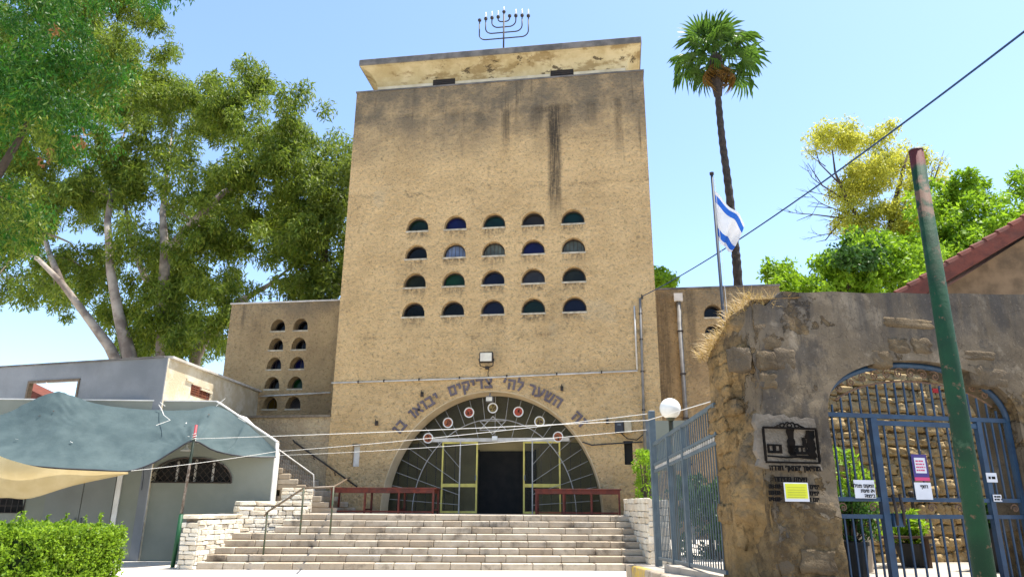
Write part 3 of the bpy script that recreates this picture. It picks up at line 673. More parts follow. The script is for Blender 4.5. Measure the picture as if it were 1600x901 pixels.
for z in (7.8,6.2,4.6,3.0): MB().box((6.575,WY-.2,z-.03),(6.785,WY-.002,z+.03)).build('bracket', M['dark_iron'], dp)
TZ = at(450,652,0.03).z
MB().box((-10.5,.03,0),(-5.704,WY,TZ)).build('terrace_wall', M['terrace_wall'], syn)
MB().box((-10.5,-.05,TZ),(-5.72,.3,TZ+.08)).build('terrace_edge', M['mortar'], syn)

# ---- menorah on the roof
MY = 1.5
men = thing('menorah', (0.05,MY,19.0), 'black iron nine-branched menorah standing on the tower roof', 'menorah')
cx = .04
def zt_(py): return at(787,py,MY).z
MB().tube([V(cx,MY,18.98), V(cx,MY,zt_(20))], .035, 8).build('stem', M['dark_iron'], men, smooth=True)
MB().tube([V(cx,MY,19.0), V(cx,MY,19.05)], .16, 12).build('foot', M['dark_iron'], men)
for i, (hw, zb, ztp) in enumerate(((1.06,zt_(60),zt_(30.5)),(.79,zt_(51),zt_(29)),(.52,zt_(42.5),zt_(28.5)),(.25,zt_(34),zt_(28)))):
    R = min(.28, hw*.8, (ztp-zb)*.8)
    P = [V(cx-hw,MY,ztp)]
    for k in range(7): a = PI+PI/2*k/6; P.append(V(cx-hw+R+R*math.cos(a), MY, zb+R+R*math.sin(a)))
    P += [V(2*cx-p.x, MY, p.z) for p in reversed(P)]
    MB().tube(P, .026, 7).build('branch', M['dark_iron'], men, smooth=True)
    for s in (-1,1):
        x = cx+s*hw
        cp = MB().tube([V(x,MY,ztp-.02),V(x,MY,ztp+.03),V(x,MY,ztp+.1)], [.03,.075,.075], 10).build('cup', M['dark_iron'], men)
        if not (i == 0 and s < 0) and not (i == 3 and s > 0):
            MB().tube([V(x,MY,ztp+.1),V(x,MY,ztp+.2),V(x,MY,ztp+.3),V(x,MY,ztp+.4)], [.025,.035,.03,.01], 8).build('bulb', M['white_paint'], cp, smooth=True)
cp = MB().tube([V(cx,MY,zt_(21)),V(cx,MY,zt_(21)+.05),V(cx,MY,zt_(21)+.1)], [.03,.075,.075], 10).build('cup', M['dark_iron'], men)
MB().tube([V(cx,MY,zt_(21)+.1),V(cx,MY,zt_(21)+.2),V(cx,MY,zt_(21)+.34)], [.025,.035,.01], 8).build('bulb', M['white_paint'], cp, smooth=True)
# ================================================================== STAIRS AND LOW WALLS
def ublock(seed, jit):      # a chamfered unit block with uneven corners, shared between alike stones
    r = random.Random(seed); bm = bmesh.new(); bmesh.ops.create_cube(bm, size=1)
    for v_ in bm.verts: v_.co += V(r.uniform(-jit,jit), r.uniform(-jit,jit), r.uniform(-jit,jit))
    bmesh.ops.bevel(bm, geom=list(bm.edges), offset=.09, segments=1, affect='EDGES')
    me = bpy.data.meshes.new('stone'); bm.to_mesh(me); bm.free(); return me
UB = [ublock(i, .09) for i in range(10)]
def stone(parent, c, ax, ay, az, sx, sy, sz, mat, rg, tilt=.04):
    key = mat.name
    idx = rg.randrange(len(UB)); me = UBM.get((key, idx))
    if me is None:
        me = UB[idx].copy(); me.materials.append(mat); UBM[(key, idx)] = me
    o = bpy.data.objects.new('stone', me); COL.objects.link(o); o.parent = parent
    rot = Matrix((ax, ay, az)).transposed() @ Matrix.Rotation(rg.uniform(-tilt,tilt), 3, 'Y')
    o.matrix_local = Matrix.Translation(Vector(c)-base_of(parent)) @ rot.to_4x4() @ Matrix.Diagonal((sx, sy, sz, 1))
    return o
UBM = {}
stairs = thing('stone_staircase', S0+SU*5.6, 'wide flight of eight limestone block steps leading up to the arch', 'staircase')
lefts_px = [306,319,332,345,358,428,441,470]
for i in range(8):
    v0 = i*TREAD; z0 = i*RISE
    # left end where the photo shows it
    u0 = 0.0
    for k in range(600):
        q = stp(k*.01, v0, z0)-CAM
        if 800+FPX*q.dot(RT)/q.dot(FW) >= lefts_px[i]: u0 = k*.01; break
    uE = 11.35 - i*.0
    core = MB(); a = stp(u0+.03, v0+.035, -.02); 
    core.frame(stp((u0+uE)/2, v0+.035+.25, (z0+RISE-.012)/2-.01), SU, SV, V(0,0,1), uE-u0-.04, .5, z0+RISE-.012+.02)
    core.build('step_bed', M['mortar'], stairs)
    u = u0
    while u < uE-.02:
        L = rng.uniform(.48,.95); 
        if uE-(u+L) < .35: L = uE-u
        o_ = rng.uniform(-.012,.012)
        b = MB().frame(stp(u+L/2, v0+.17+o_, z0+RISE/2+rng.uniform(-.003,.004)+.002), SU, SV, V(0,0,1), L-.014, .35, RISE-.012)
        ob = b.build('stone_block', M['stone_step'], stairs, bevel=.014)
        u += L

def course_wall(parent, P, length, zbot, ztop, mat, rg, hmin=.085, hmax=.15, lmin=.16, lmax=.42, depth=.12, axes=None, proud=.03):
    """dry courses of stones on a face; P(s, z) -> point on the face, axes = along, inward, up; zbot/ztop are functions of s"""
    ax, ay, az = axes; z = min(zbot(0), zbot(length)); zmax = max(ztop(0), ztop(length/2), ztop(length))
    while z < zmax-.04:
        h = rg.uniform(hmin, hmax); s = -rg.uniform(0, .1)
        while s < length:
            L = rg.uniform(lmin, lmax); e = min(s+L, length+.02); s2 = max(s, -.02); c = (s2+e)/2
            if e-s2 > .06 and zbot(c)-.05 <= z+h/2 and z+h <= ztop(c)+.06:
                stone(parent, P(c, z+h/2)+ay*(depth/2-proud-rg.uniform(0,.035)), ax, ay, az, (e-s2)-.012, depth, h-.012, mat, rg)
            s += L
        z += h
rw = thing('rubble_wall', stp(-.3,0,0), 'low stepped wall of white rubble stones left of the wide stairs', 'wall')
rg = random.Random(21)
Z3 = V(0,0,1)
def wallcore(pts, thick_dir, thick, zt, parent, name='wall_core'):
    a, b = pts; m = MB(); t = thick_dir*thick
    vs = [a, b, b+t, a+t]; m.add([V(p.x,p.y,-.1) for p in vs]+[V(p.x,p.y,zt) for p in vs], [(0,1,2,3),(4,5,6,7),(0,1,5,4),(1,2,6,5),(2,3,7,6),(3,0,4,7)]); return m.build(name, M['mortar'], parent)
# section along the steps (its long face looks right), and its front end
a = stp(-.05, -.05, 0); b = stp(-.05+.55, 1.75, 0); dx = (b-a).normalized(); nin = V(-dx.y, dx.x, 0)
if nin.x > 0: nin = -nin
wallcore((a+nin*.05+dx*.05, b+nin*.05), nin, .36, 1.18, rw)
course_wall(rw, lambda s,z: a+dx*s+Z3*z, (b-a).length, lambda s: 0.0, lambda s: 1.17, M['stone_rubble'], rg, axes=(dx, nin, Z3))
course_wall(rw, lambda s,z: a+nin*s+Z3*z, .44, lambda s: 0.0, lambda s: 1.17, M['stone_rubble'], rg, lmin=.2, lmax=.44, axes=(nin, dx, Z3))
s = 0
while s < (b-a).length-.1:
    L = rg.uniform(.35,.6); stone(rw, a+dx*(s+L/2)+nin*.22+Z3*1.24, dx, nin, Z3, L-.015, .5, .1, M['stone_rubble'], rg, .02); s += L
# taller section turning towards the landing
a2 = stp(.42, 1.55, 0); b2 = stp(2.0, 2.65, 0); dx2 = (b2-a2).normalized(); nin2 = V(-dx2.y, dx2.x, 0)
wallcore((a2+nin2*.05, b2+nin2*.05), nin2, .36, 1.52, rw)
course_wall(rw, lambda s,z: a2+dx2*s+Z3*z, (b2-a2).length, lambda s: .5, lambda s: 1.52, M['stone_rubble'], rg, axes=(dx2, nin2, Z3))
course_wall(rw, lambda s,z: a2+nin2*s+Z3*z, .4, lambda s: .5, lambda s: 1.52, M['stone_rubble'], rg, lmin=.2, lmax=.4, axes=(nin2, dx2, Z3))
s = 0
while s < (b2-a2).length-.1:
    L = rg.uniform(.35,.6); stone(rw, a2+dx2*(s+L/2)+nin2*.2+Z3*1.58, dx2, nin2, Z3, L-.015, .48, .11, M['stone_rubble'], rg, .02); s += L
a3 = stp(1.15, 3.0, 0); b3 = stp(1.95, 3.35, 0); dx3 = (b3-a3).normalized(); nin3 = V(-dx3.y, dx3.x, 0)
wallcore((a3+nin3*.05, b3+nin3*.05), nin3, .4, 2.0, rw)
course_wall(rw, lambda s,z: a3+dx3*s+Z3*z, (b3-a3).length, lambda s: 1.1, lambda s: 2.05, M['stone_rubble'], rg, axes=(dx3, nin3, Z3))
rw2 = thing('rubble_wall', stp(11.5,0,0), 'rough stone wall closing the right end of the wide stairs behind the blue fence', 'wall')
a = stp(11.37, -.12, 0); b = stp(11.37, 2.9, 0); dx = (b-a).normalized(); nin = V(dx.y,-dx.x,0)
wallcore((a+nin*.05+dx*.05, b+nin*.05), nin, .42, 1.72, rw2)
course_wall(rw2, lambda s,z: a+dx*s+Z3*z, (b-a).length, lambda s: 0.0, lambda s: 1.8, M['stone_rubble'], rg, hmin=.12, hmax=.22, lmin=.2, axes=(dx, nin, Z3))
course_wall(rw2, lambda s,z: a+nin*s+Z3*z, .5, lambda s: 0.0, lambda s: 1.8, M['stone_rubble'], rg, hmin=.12, hmax=.22, lmin=.2, lmax=.5, axes=(nin, dx, Z3))
# ---- side staircase climbing left along the wall
ss = thing('side_staircase', (-5.2,-1.0,LZ), 'narrow stone staircase climbing left along the wall behind the white annex', 'staircase')
for i in range(19):
    xr = -4.55-i*.275; z0 = LZ+i*.172
    b = MB().box((max(xr-1.1,-10.2), -1.72, z0-.02 if i == 0 else z0), (xr, -.01, z0+.166))
    b.build('step', M['stone_side'], ss, bevel=.02)
m = MB(); m.box((-10.2,-1.66,.2),(-5.8,-.012,LZ-.01))
for i in range(1,19): m.box((-10.2,-1.66,LZ+(i-1)*.172-.01), (-4.62-i*.275-1.0, -.012, LZ+i*.172-.012))
m.build('stair_core', M['stone_side'], ss)

# ---- rails
hr = thing('handrail', gnd(409,887), 'worn tubular handrail running up the left side of the stairs', 'handrail')
p1 = stp(0,0,0)
b1 = gnd(409,887,0.0); b2_ = gnd(469,828,6*RISE-.01); b3_ = gnd(516,828,6*RISE-.01); b4_ = gnd(543,803,LZ-.06)
def above(b, px, py):      # point straight above b seen at pixel row py
    d = ray(px,py); k = math.hypot(b.x-CAM.x,b.y-CAM.y)/math.hypot(d.x,d.y); return V(b.x,b.y,CAM.z+d.z*k)
t1, t2, t3, t4 = above(b1,415,799), above(b2_,474,762), above(b3_,521,760), above(b4_,547,745)
for b_, t_ in ((b1,t1),(b2_,t2),(b3_,t3),(b4_,t4)): MB().tube([V(b_.x,b_.y,b_.z-.1), t_], .024, 8).build('post', M['rail_green'], hr, smooth=True)
e1 = t1+(t1-t2).normalized()*.18-V(0,0,.06); e4 = t4+(t4-t3).normalized()*.1-V(0,0,.05)
MB().tube([e1, t1, t2, t3, t4, e4], .026, 8).build('rail', M['rail_brown'], hr, smooth=True)
mr = thing('mesh_railing', (-5.9,-1.62,2.0), 'thin pale railing with wire mesh beside the narrow side staircase', 'railing')
RY = -1.62
ra, rb = at(430,698,RY), at(490,741,RY)
ra = ra+(ra-rb)*.4
MB().tube([ra, rb, at(491,797,RY)], .022, 7).build('rail', M['conduit'], mr, smooth=True)
for k in range(26):
    t = k/25; p = ra.lerp(rb, t); MB().tube([p, V(p.x,p.y,p.z-.72)], .006, 4).build('wire', M['rail_brown'], mr)
for k in range(8):
    dz = V(0,0,-.09*(k+1)); MB().tube([ra+dz, rb+dz], .005, 4).build('wire', M['rail_brown'], mr)
wh = thing('wall_handrail', at(500,720,-.1), 'dark metal handrail fixed to the wall above the side staircase', 'handrail')
MB().tube([at(458,687,-.1), at(460,690,-.12), at(558,760,-.12)], .028, 8).build('rail', M['dark_iron'], wh, smooth=True)
for px,py in ((490,712),(523,737)):
    p = at(px,py,-.12); MB().tube([p, p+V(0,.06,-.1), V(p.x,-.002,p.z-.1)], .016, 6).build('bracket', M['dark_iron'], wh)

# ---- long tables
def table(x0, x1, y0, y1, label, skew=0.0):
    o = thing('long_table', ((x0+x1)/2,(y0+y1)/2,LZ), label, 'table', 'long red-brown tables in front of the arch')
    zt = LZ+.76; ca, sa = math.cos(skew), math.sin(skew); c0 = V((x0+x1)/2,(y0+y1)/2,0)
    def Q(x, y, z): d = V(x,y,0)-c0; return V(c0.x+d.x*ca-d.y*sa, c0.y+d.x*sa+d.y*ca, z)
    ax, ay = V(ca,sa,0), V(-sa,ca,0)
    W = (y1-y0)/2
    for k in range(2): MB().frame(Q((x0+x1)/2, y0+W*(k+.5), zt), ax, ay, Z3, x1-x0, W-.012, .035).build('plank', M['table_red'], o, bevel=.006)
    for y in (y0+.05, y1-.05): MB().frame(Q((x0+x1)/2, y, zt-.08), ax, ay, Z3, x1-x0-.1, .03, .12).build('apron', M['table_red'], o)
    n_ = 4
    for i in range(n_):
        x = x0+.08+(x1-x0-.16)*i/(n_-1)
        for y in (y0+.06, y1-.06): MB().frame(Q(x, y, LZ+.37), ax, ay, Z3, .055, .055, .74).build('leg', M['table_red'], o)
        MB().frame(Q(x, (y0+y1)/2, LZ+.12), ax, ay, Z3, .04, y1-y0-.17, .05).build('stretcher', M['table_red'], o)
    MB().frame(Q((x0+x1)/2, y0+.06, LZ+.06), ax, ay, Z3, x1-x0-.25, .03, .05).build('foot_rail', M['table_red'], o)
    return o
pa, pb = at(519,766,-1.5), at(686,768,-1.3)
table(pa.x, pb.x, -1.75, -1.0, 'long red-brown table on the landing left of the open door')
pa, pb = at(834,766,-.85), at(971,760,-.85)
table(pa.x, pb.x, -.95, -.3, 'long red-brown table on the landing right of the open door')

# ---- lamps and boxes on the tower
p = at(762,562,0)
fl = thing('floodlight', (p.x,-.1,p.z), 'square floodlight on the tower wall above the arch inscription', 'floodlight')
MB().box((p.x-.24,-.34,p.z-.15),(p.x+.24,-.2,p.z+.22)).build('housing', M['dark_iron'], fl, bevel=.03)
MB().box((p.x-.2,-.355,p.z-.11),(p.x+.2,-.338,p.z+.18)).build('lens', M['lamp_glass'], fl)
MB().tube([V(p.x-.26,-.27,p.z), V(p.x-.22,-.2,p.z-.24), V(p.x,-.1,p.z-.3), V(p.x+.22,-.2,p.z-.24), V(p.x+.26,-.27,p.z)], .02, 6).build('bracket', M['dark_iron'], fl)
MB().box((p.x-.06,-.14,p.z-.34),(p.x+.06,-.002,p.z-.24)).build('wall_plate', M['dark_iron'], fl)
MB().tube([V(p.x+.05,-.04,p.z-.34),V(p.x+.02,-.03,p.z-.5),V(p.x+.1,-.03,p.z-.72)], .012, 5).build('cord', M['dark_iron'], fl)
p = at(765,622,-.1)
al = thing('lantern', (p.x,0,p.z), 'small grey lantern hanging at the crown of the arch', 'lantern')
MB().box((p.x-.12,-.2,p.z-.13),(p.x+.12,.02,p.z+.07)).build('housing', M['grey_pipe'], al, bevel=.02)
MB().box((p.x-.1,-.206,p.z-.1),(p.x+.1,-.199,p.z+.03)).build('lens', M['lamp_glass'], al)
MB().tube([V(p.x,-.08,p.z+.07),V(p.x,-.04,p.z+.16),V(p.x,-.002,p.z+.18)], .025, 6).build('bracket', M['grey_pipe'], al)
p = at(975,667,0)
eb = thing('meter_box', (p.x,0,p.z), 'dark and beige meter boxes on the tower wall right of the arch', 'meter box')
MB().box((p.x-.30,-.2,p.z-.2),(p.x-.01,-.002,p.z+.2)).build('dark_box', M['plastic_dark'], eb, bevel=.015)
MB().box((p.x+.01,-.22,p.z-.2),(p.x+.24,-.002,p.z+.19)).build('beige_box', M['plastic_beige'], eb, bevel=.015)
MB().box((p.x-.22,-.208,p.z+.04),(p.x-.1,-.199,p.z+.1)).build('dial', M['steel'], eb)
MB().tube([V(p.x-.1,-.1,p.z-.2),V(p.x+.1,-.1,p.z-.38),V(p.x+.4,-.08,p.z-.42),V(p.x+.6,-.06,p.z-.25)], .018, 6).build('cord', M['dark_iron'], eb)
MB().tube([at(910,690,-.03),at(925,695,-.03),at(950,693,-.03),at(985,691,-.03),at(1004,690,-.03)], .02, 6).build('wall_cable', M['cable'], None, label='sagging black cable crossing the wall right of the arch', cat='cable')

# ================================================================== LEFT BUILDINGS
AD = V(math.cos(math.radians(12)), math.sin(math.radians(12)), 0); AO = V(-7.83,-3.99,0); AN = V(AD.y,-AD.x,0)
def anx(px, py):
    p = hit(px,py,AN,AO); return ((p-AO).dot(AD), p.z)
def AP(s, z, d): return AO + AD*s + V(0,0,z) - AN*d
sR = anx(431,690)[0]; zR = anx(431,690)[1]; sK, zK = anx(338,627); zL = anx(250,628)[1]
sL = -9.0
ann = thing('annex', (-8.5,-3.9,0), 'low grey-white annex with sloping parapet and grilled arched window', 'building')
wl_, wr_ = anx(233,754), anx(362,752); wc = anx(312,716)
wz = (wl_[1]+wr_[1])/2; wcx = (wl_[0]+wr_[0])/2
wloop = [(wr_[0],wz)] + [(wcx+(wr_[0]-wl_[0])/2*math.copysign(abs(math.cos(PI*i/16))**.8, math.cos(PI*i/16)), wz+.02+(wc[1]-wz)*math.sin(PI*i/16)) for i in range(1,16)] + [(wl_[0],wz)]
gz = .0
w2 = [(anx(-40,800)[0],anx(-40,800)[1]),(anx(36,800)[0],anx(36,800)[1]),(anx(36,768)[0],anx(36,768)[1]),(anx(-40,768)[0],anx(-40,768)[1])]
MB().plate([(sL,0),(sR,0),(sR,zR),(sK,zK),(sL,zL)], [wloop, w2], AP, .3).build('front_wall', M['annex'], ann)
# roof and right side behind, sunlight put into their white
br = V(-6.6,-1.75,0); ar = AP(sR,0,.3)
m = MB(); aL = AP(sL,0,.3); bl = aL+V(0,4,0)
m.add([ar, br, V(br.x,br.y,zR-.2), V(ar.x,ar.y,zR-.2)], [(0,1,2,3)])
kk = AP(sK,0,.3); m.add([V(ar.x,ar.y,zR-.2), V(br.x,br.y,zR-.2), V(br.x-1.3,br.y,zK-.2), V(kk.x,kk.y,zK-.2)], [(0,1,2,3)])
m.add([V(kk.x,kk.y,zK-.2), V(br.x-1.3,br.y,zK-.2), V(bl.x,br.y,zK-.2), V(aL.x,aL.y,zK-.2)], [(0,1,2,3)])
m.build('roof', M['annex_trim_and_lit_side'], ann, recalc=False)
m = MB(); nrm_up = Z3
for (s0,z0),(s1,z1) in (((sL,zL),(sK,zK)),((sK,zK),(sR+.02,zR))):
    a_, b_ = AP(s0,z0+.012,.15), AP(s1,z1+.012,.15); m.bar(a_, b_, .33, .035)
m.build('coping', M['annex_trim_and_lit_side'], ann)
MB().bar(AP(sR+.015,.0,.15), AP(sR+.015,zR-.01,.15), .32, .03, AD).build('lit_wall_edge', M['annex_trim_and_lit_side'], ann)  # white strip painting the sunlight on the wall's end
wd = MB().plate([(p[0]*1.0,p[1]) for p in wloop], [], lambda a,b,d: AP(a,b,.2+d), .02).build('window', M['dark_window'], ann)
for t in (.30,.52,.74):
    s_ = wl_[0]+(wr_[0]-wl_[0])*t; MB().bar(AP(s_,wz+.01,.15), AP(s_,wz+(wc[1]-wz)*math.sin(math.acos(max(-1,min(1,(s_-wcx)/((wr_[0]-wl_[0])/2)))))**1.0-.02,.15), .06, .05, AN).build('mullion', M['conduit'], wd)
gq = MB(); W_ = wr_[0]-wl_[0]
for k in range(-6,16):       # diamond grille
    for sg in (1,-1):
        pts = []
        for j in range(41):
            t = j/40; s_ = wl_[0]+k*.2+sg*t*.62*1.0 + (0 if sg > 0 else .62); z_ = wz+t*(wc[1]-wz)
            x_ = (s_-wcx)/(W_/2)
            if abs(x_) < 1 and z_ < wz+.02+(wc[1]-wz)*(1-x_*x_)**.5*1.0: pts.append(AP(s_,z_,-.035))
        if len(pts) > 3: gq.tube([pts[0],pts[-1]], .011, 4)
gq.tube([AP(a,b,-.035) for a,b in wloop]+[AP(wloop[0][0],wloop[0][1],-.035)], .022, 6)
gq.build('grille', M['dark_iron'], wd)
wd2 = MB().plate(w2, [], lambda a,b,d: AP(a,b,.2+d), .02).build('window', M['dark_window'], ann)
gq = MB()
for k in range(9):
    s_ = w2[0][0]+(w2[1][0]-w2[0][0])*k/8; gq.bar(AP(s_,w2[0][1],-.02), AP(s_,w2[2][1],-.02), .02)
    if k < 4: z_ = w2[0][1]+(w2[2][1]-w2[0][1])*k/3; gq.bar(AP(w2[0][0],z_,-.03), AP(w2[1][0],z_,-.03), .02)
gq.build('grille', M['dark_iron'], wd2)
d0, d1, d2 = anx(75,760)[0], anx(132,760)[0], anx(181,760)[0]; dz = anx(130,742)[1]
for a_, b_ in ((d0,d1),(d1,d2)):
    o = MB().plate([(a_+.012,.04),(b_-.012,.04),(b_-.012,dz),(a_+.012,dz)], [], lambda a,b,d: AP(a,b,-.03+d), .029).build('door', M['annex_door'], ann)
    MB().bar(AP((b_ if a_ == d0 else a_)-.08*(1 if a_ == d0 else -1),1.0,-.06), AP((b_ if a_ == d0 else a_)-.08*(1 if a_ == d0 else -1),1.15,-.06), .03, .05).build('handle', M['steel'], o)
MB().plate([(d2+.02,.02),(d2+.16,.02),(d2+.16,dz+.1),(d2+.02,dz+.1)], [], lambda a,b,d: AP(a,b,-.04+d), .039).build('door_jamb', M['annex_trim_and_lit_side'], ann)
# ---- old grey house behind it
UZ = 5.82; UA = V(-9.24,-4.40,0); UB0 = V(-17.5,-3.19,0); ud = (UB0-UA).normalized(); un = V(-ud.y,ud.x,0)
if un.y > 0: un = -un
def upx(px,py): p = hit(px,py,un,UA); return ((p-UA).dot(ud), p.z)
house = thing('old_house', (-11,-3,0), 'roofless whitewashed house with shade-grey front and a hole for a window behind the green awning', 'building')
q1, q2 = upx(46,597), upx(118,626)
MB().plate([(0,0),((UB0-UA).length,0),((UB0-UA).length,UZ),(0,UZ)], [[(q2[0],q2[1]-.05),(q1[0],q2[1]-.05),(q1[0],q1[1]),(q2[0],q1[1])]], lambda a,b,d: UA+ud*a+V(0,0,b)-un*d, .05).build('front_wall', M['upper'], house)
MB().plate([(q2[0]-.04,q2[1]-.05),(q1[0]+.04,q2[1]-.05),(q1[0]+.04,q1[1]+.04),(q2[0]-.04,q1[1]+.04)], [[(q2[0]+.03,q2[1]+.0),(q1[0]-.03,q2[1]+.0),(q1[0]-.03,q1[1]-.03),(q2[0]+.03,q1[1]-.03)]], lambda a,b,d: UA+ud*a+V(0,0,b)-un*(d-.03), .16).build('window_frame', M['rail_brown'], house)
SB = V(-9.81,2.45,0); sdv = (SB-UA); SLN = sdv.length; sdv.normalize(); sn = V(sdv.y,-sdv.x,0)
def spx(px,py): p = hit(px,py,sn,UA); return ((p-UA).dot(sdv), p.z)
r1, r2 = spx(299,601), spx(325,624)
rw_ = [(r1[0],r2[1]),(r2[0],r2[1]),(r2[0],r1[1]),(r1[0],r1[1])]
MB().plate([(.03,0),(SLN,0),(SLN,UZ-.02),(.03,UZ-.02)], [rw_], lambda a,b,d: UA+sdv*a+V(0,0,b)-sn*(d-.012), .05).build('side_wall', M['upper_side_lit'], house)
w_ = MB().plate([(p[0],p[1]) for p in rw_], [], lambda a,b,d: UA+sdv*a+V(0,0,b)-sn*(d+.045), .02).build('window', M['dark_window'], house)
g_ = MB()
for k in range(6): s_ = r1[0]+(r2[0]-r1[0])*k/5; g_.bar(UA+sdv*s_+Z3*r2[1]-sn*.0, UA+sdv*s_+Z3*r1[1]-sn*.0, .05)
for k in range(5): z_ = r2[1]+(r1[1]-r2[1])*k/4; g_.bar(UA+sdv*r1[0]+Z3*z_-sn*.005, UA+sdv*r2[0]+Z3*z_-sn*.005, .05)
g_.build('lattice', M['wood_red'], w_)
m = MB(); m.bar(UA+sdv*.1+Z3*(UZ+.02)-sn*.08, UA+sdv*SLN+Z3*(UZ+.02)-sn*.08, .4, .07); m.build('coping', M['conduit'], house)
m = MB(); m.bar(UA+ud*.1+Z3*(UZ+.015)-un*.12, UB0+Z3*(UZ+.015)-un*.12, .34, .05); m.build('coping', M['concrete_dark'], house)
# broken relief bands on the side wall
for (s0,s1,z_) in ((2.2,3.0,5.2),(3.6,4.6,4.9),(1.2,1.7,5.35)):
    MB().bar(UA+sdv*s0+Z3*z_+sn*.02, UA+sdv*s1+Z3*(z_-.02)+sn*.02, .09, .07).build('ledge', M['upper_side_lit'], house)
# remains of a red roof seen through the window hole
rr_ = thing('red_roof_remnant', (-15,1,4.4), 'reddish slope of a roof seen through the empty window hole', 'roof')
pA, pB = hit(44,596,un,UA-un*3.2), hit(124,634,un,UA-un*3.2)
MB().frame((pA+pB)/2-V(0,0,.62)+(pA-pB)*.1, (pB-pA).normalized(), un, (pB-pA).normalized().cross(un), (pB-pA).length*1.5, 1.2, 1.0).build('roof_plane', M['tile_red'], rr_)

# ---- awning
def AWP(px, py, d):          # point in front of the annex wall by d
    return hit(px, py, AN, AO+AN*d)
back = [(-90,660,.5),(0,648,.5),(40,630,.4),(85,612,.35),(110,617,.4),(160,632,.45),(240,640,.4),(300,640,.3),(338,634,.12),(372,652,.08),(402,676,.06),(431,703,.05)]
front = [(-90,716,3.4),(0,722,3.3),(50,727,3.2),(100,731,3.1),(150,733,2.9),(200,735,2.7),(240,722,2.4),(272,703,2.25),(303,688,2.15),(335,703,1.6),(380,712,.8),(431,713,.08)]
def samp(L, t):
    x = t*(len(L)-1); i = min(int(x), len(L)-2); f_ = x-i
    P = [L[max(i-1,0)],L[i],L[i+1],L[min(i+2,len(L)-1)]]
    return [0.5*((2*P[1][k])+(-P[0][k]+P[2][k])*f_+(2*P[0][k]-5*P[1][k]+4*P[2][k]-P[3][k])*f_*f_+(-P[0][k]+3*P[1][k]-3*P[2][k]+P[3][k])*f_**3) for k in range(3)]
NS, NTT = 150, 40; m = MB(); vs = []
for j in range(NTT+1):
    for i in range(NS+1):
        t = i/NS; u_ = j/NTT; A_, B_ = AWP(*samp(back,t)), AWP(*samp(front,t)); p = A_.lerp(B_,u_)
        sag = math.sin(u_*PI)*(.16+.1*math.sin(t*9))*(1-.7*(t > .85))
        p.z -= sag; p += V(0,0,1)*(noise.noise(p*1.4)*.09+noise.noise(p*4)*.02)*math.sin(u_*PI)
        cr = math.exp(-((t-.727)/.16)**2)*u_+.5*math.exp(-((t-.27)/.12)**2)*(1-u_)          # creases pulled towards the ties
        p.z += .035*cr*math.sin((t-.727)*150/(.25+1.1*(1-u_)))*math.sin(min(1,u_*1.3)*PI*.8+.3) + .018*noise.noise(V(t*34,u_*4,1.5))
        vs.append(p)
m.add(vs, [(j*(NS+1)+i, j*(NS+1)+i+1, (j+1)*(NS+1)+i+1, (j+1)*(NS+1)+i) for j in range(NTT) for i in range(NS)])
aw = thing('awning', AWP(200,735,2.7), 'sagging grey-green shade net stretched in front of the annex', 'awning')
m.build('net', M['tarp'], aw, smooth=True)
MB().tube([AWP(*samp(front,i/40))-V(0,0,.01) for i in range(41)], .02, 6).build('hem', M['plastic_dark'], aw)
for a_, b_ in (((85,612,.35),(72,597,-.1)),((110,617,.4),(104,612,-.05)),((338,634,.12),(352,622,0)),((372,652,.08),(385,660,0)),((258,634,.45),(250,628,.1))):
    MB().tube([AWP(*a_), AWP(*b_)], .008, 5).build('tie', M['rope'], aw)
MB().tube([AWP(248,632,.45), AWP(252,638,.5), AWP(256,648,.9), AWP(266,656,1.4), AWP(244,664,1.6)], .009, 5).build('loose_rope', M['rope'], aw)
rl = random.Random(4)
for k in range(7):      # leaves and patches lying on the net
    t, u_ = rl.uniform(.1,.8), rl.uniform(.15,.92); A_, B_ = AWP(*samp(back,t)), AWP(*samp(front,t)); p = A_.lerp(B_,u_); p.z -= math.sin(u_*PI)*(.16+.1*math.sin(t*9))-.06
    d_ = (B_-A_).normalized(); x_ = d_.cross(Z3).normalized(); a_ = rl.uniform(0,PI); e_ = x_*math.cos(a_)+d_*math.sin(a_)
    MB().bar(p-e_*rl.uniform(.02,.05), p+e_*.03, .025, .006).build('fallen_leaf', M['rope'] if k % 3 else M['bench_wood'], aw)
# beige cloth under the front edge
bt = thing('beige_cloth', AWP(60,760,3.2), 'yellowish beige canvas slung under the front edge of the awning', 'cloth')
topb = [(-90,702,3.5),(-30,700,3.45),(10,716,3.4),(60,729,3.3),(120,734,3.1),(200,737,2.75)]
botb = [(-90,772,3.1),(-30,778,3.0),(10,776,2.9),(48,777,2.85),(115,757,2.8),(200,739,2.72)]
vs = []; NS, NTT = 40, 14
for j in range(NTT+1):
    for i in range(NS+1):
        t = i/NS; u_ = j/NTT; p = AWP(*samp(topb,t)).lerp(AWP(*samp(botb,t)),u_)
        p += AN*(.22*math.sin(u_*PI)*(1-t)+.05*math.sin(t*14+u_*3)*(1-t)*math.sin(u_*PI)); vs.append(p)
MB().add(vs, [(j*(NS+1)+i, j*(NS+1)+i+1, (j+1)*(NS+1)+i+1, (j+1)*(NS+1)+i) for j in range(NTT) for i in range(NS)]).build('canvas', M['beige_tarp'], bt, smooth=True)
MB().tube([AWP(*samp(botb,i/20)) for i in range(21)], .016, 5).build('hem', M['beige_tarp'], bt)
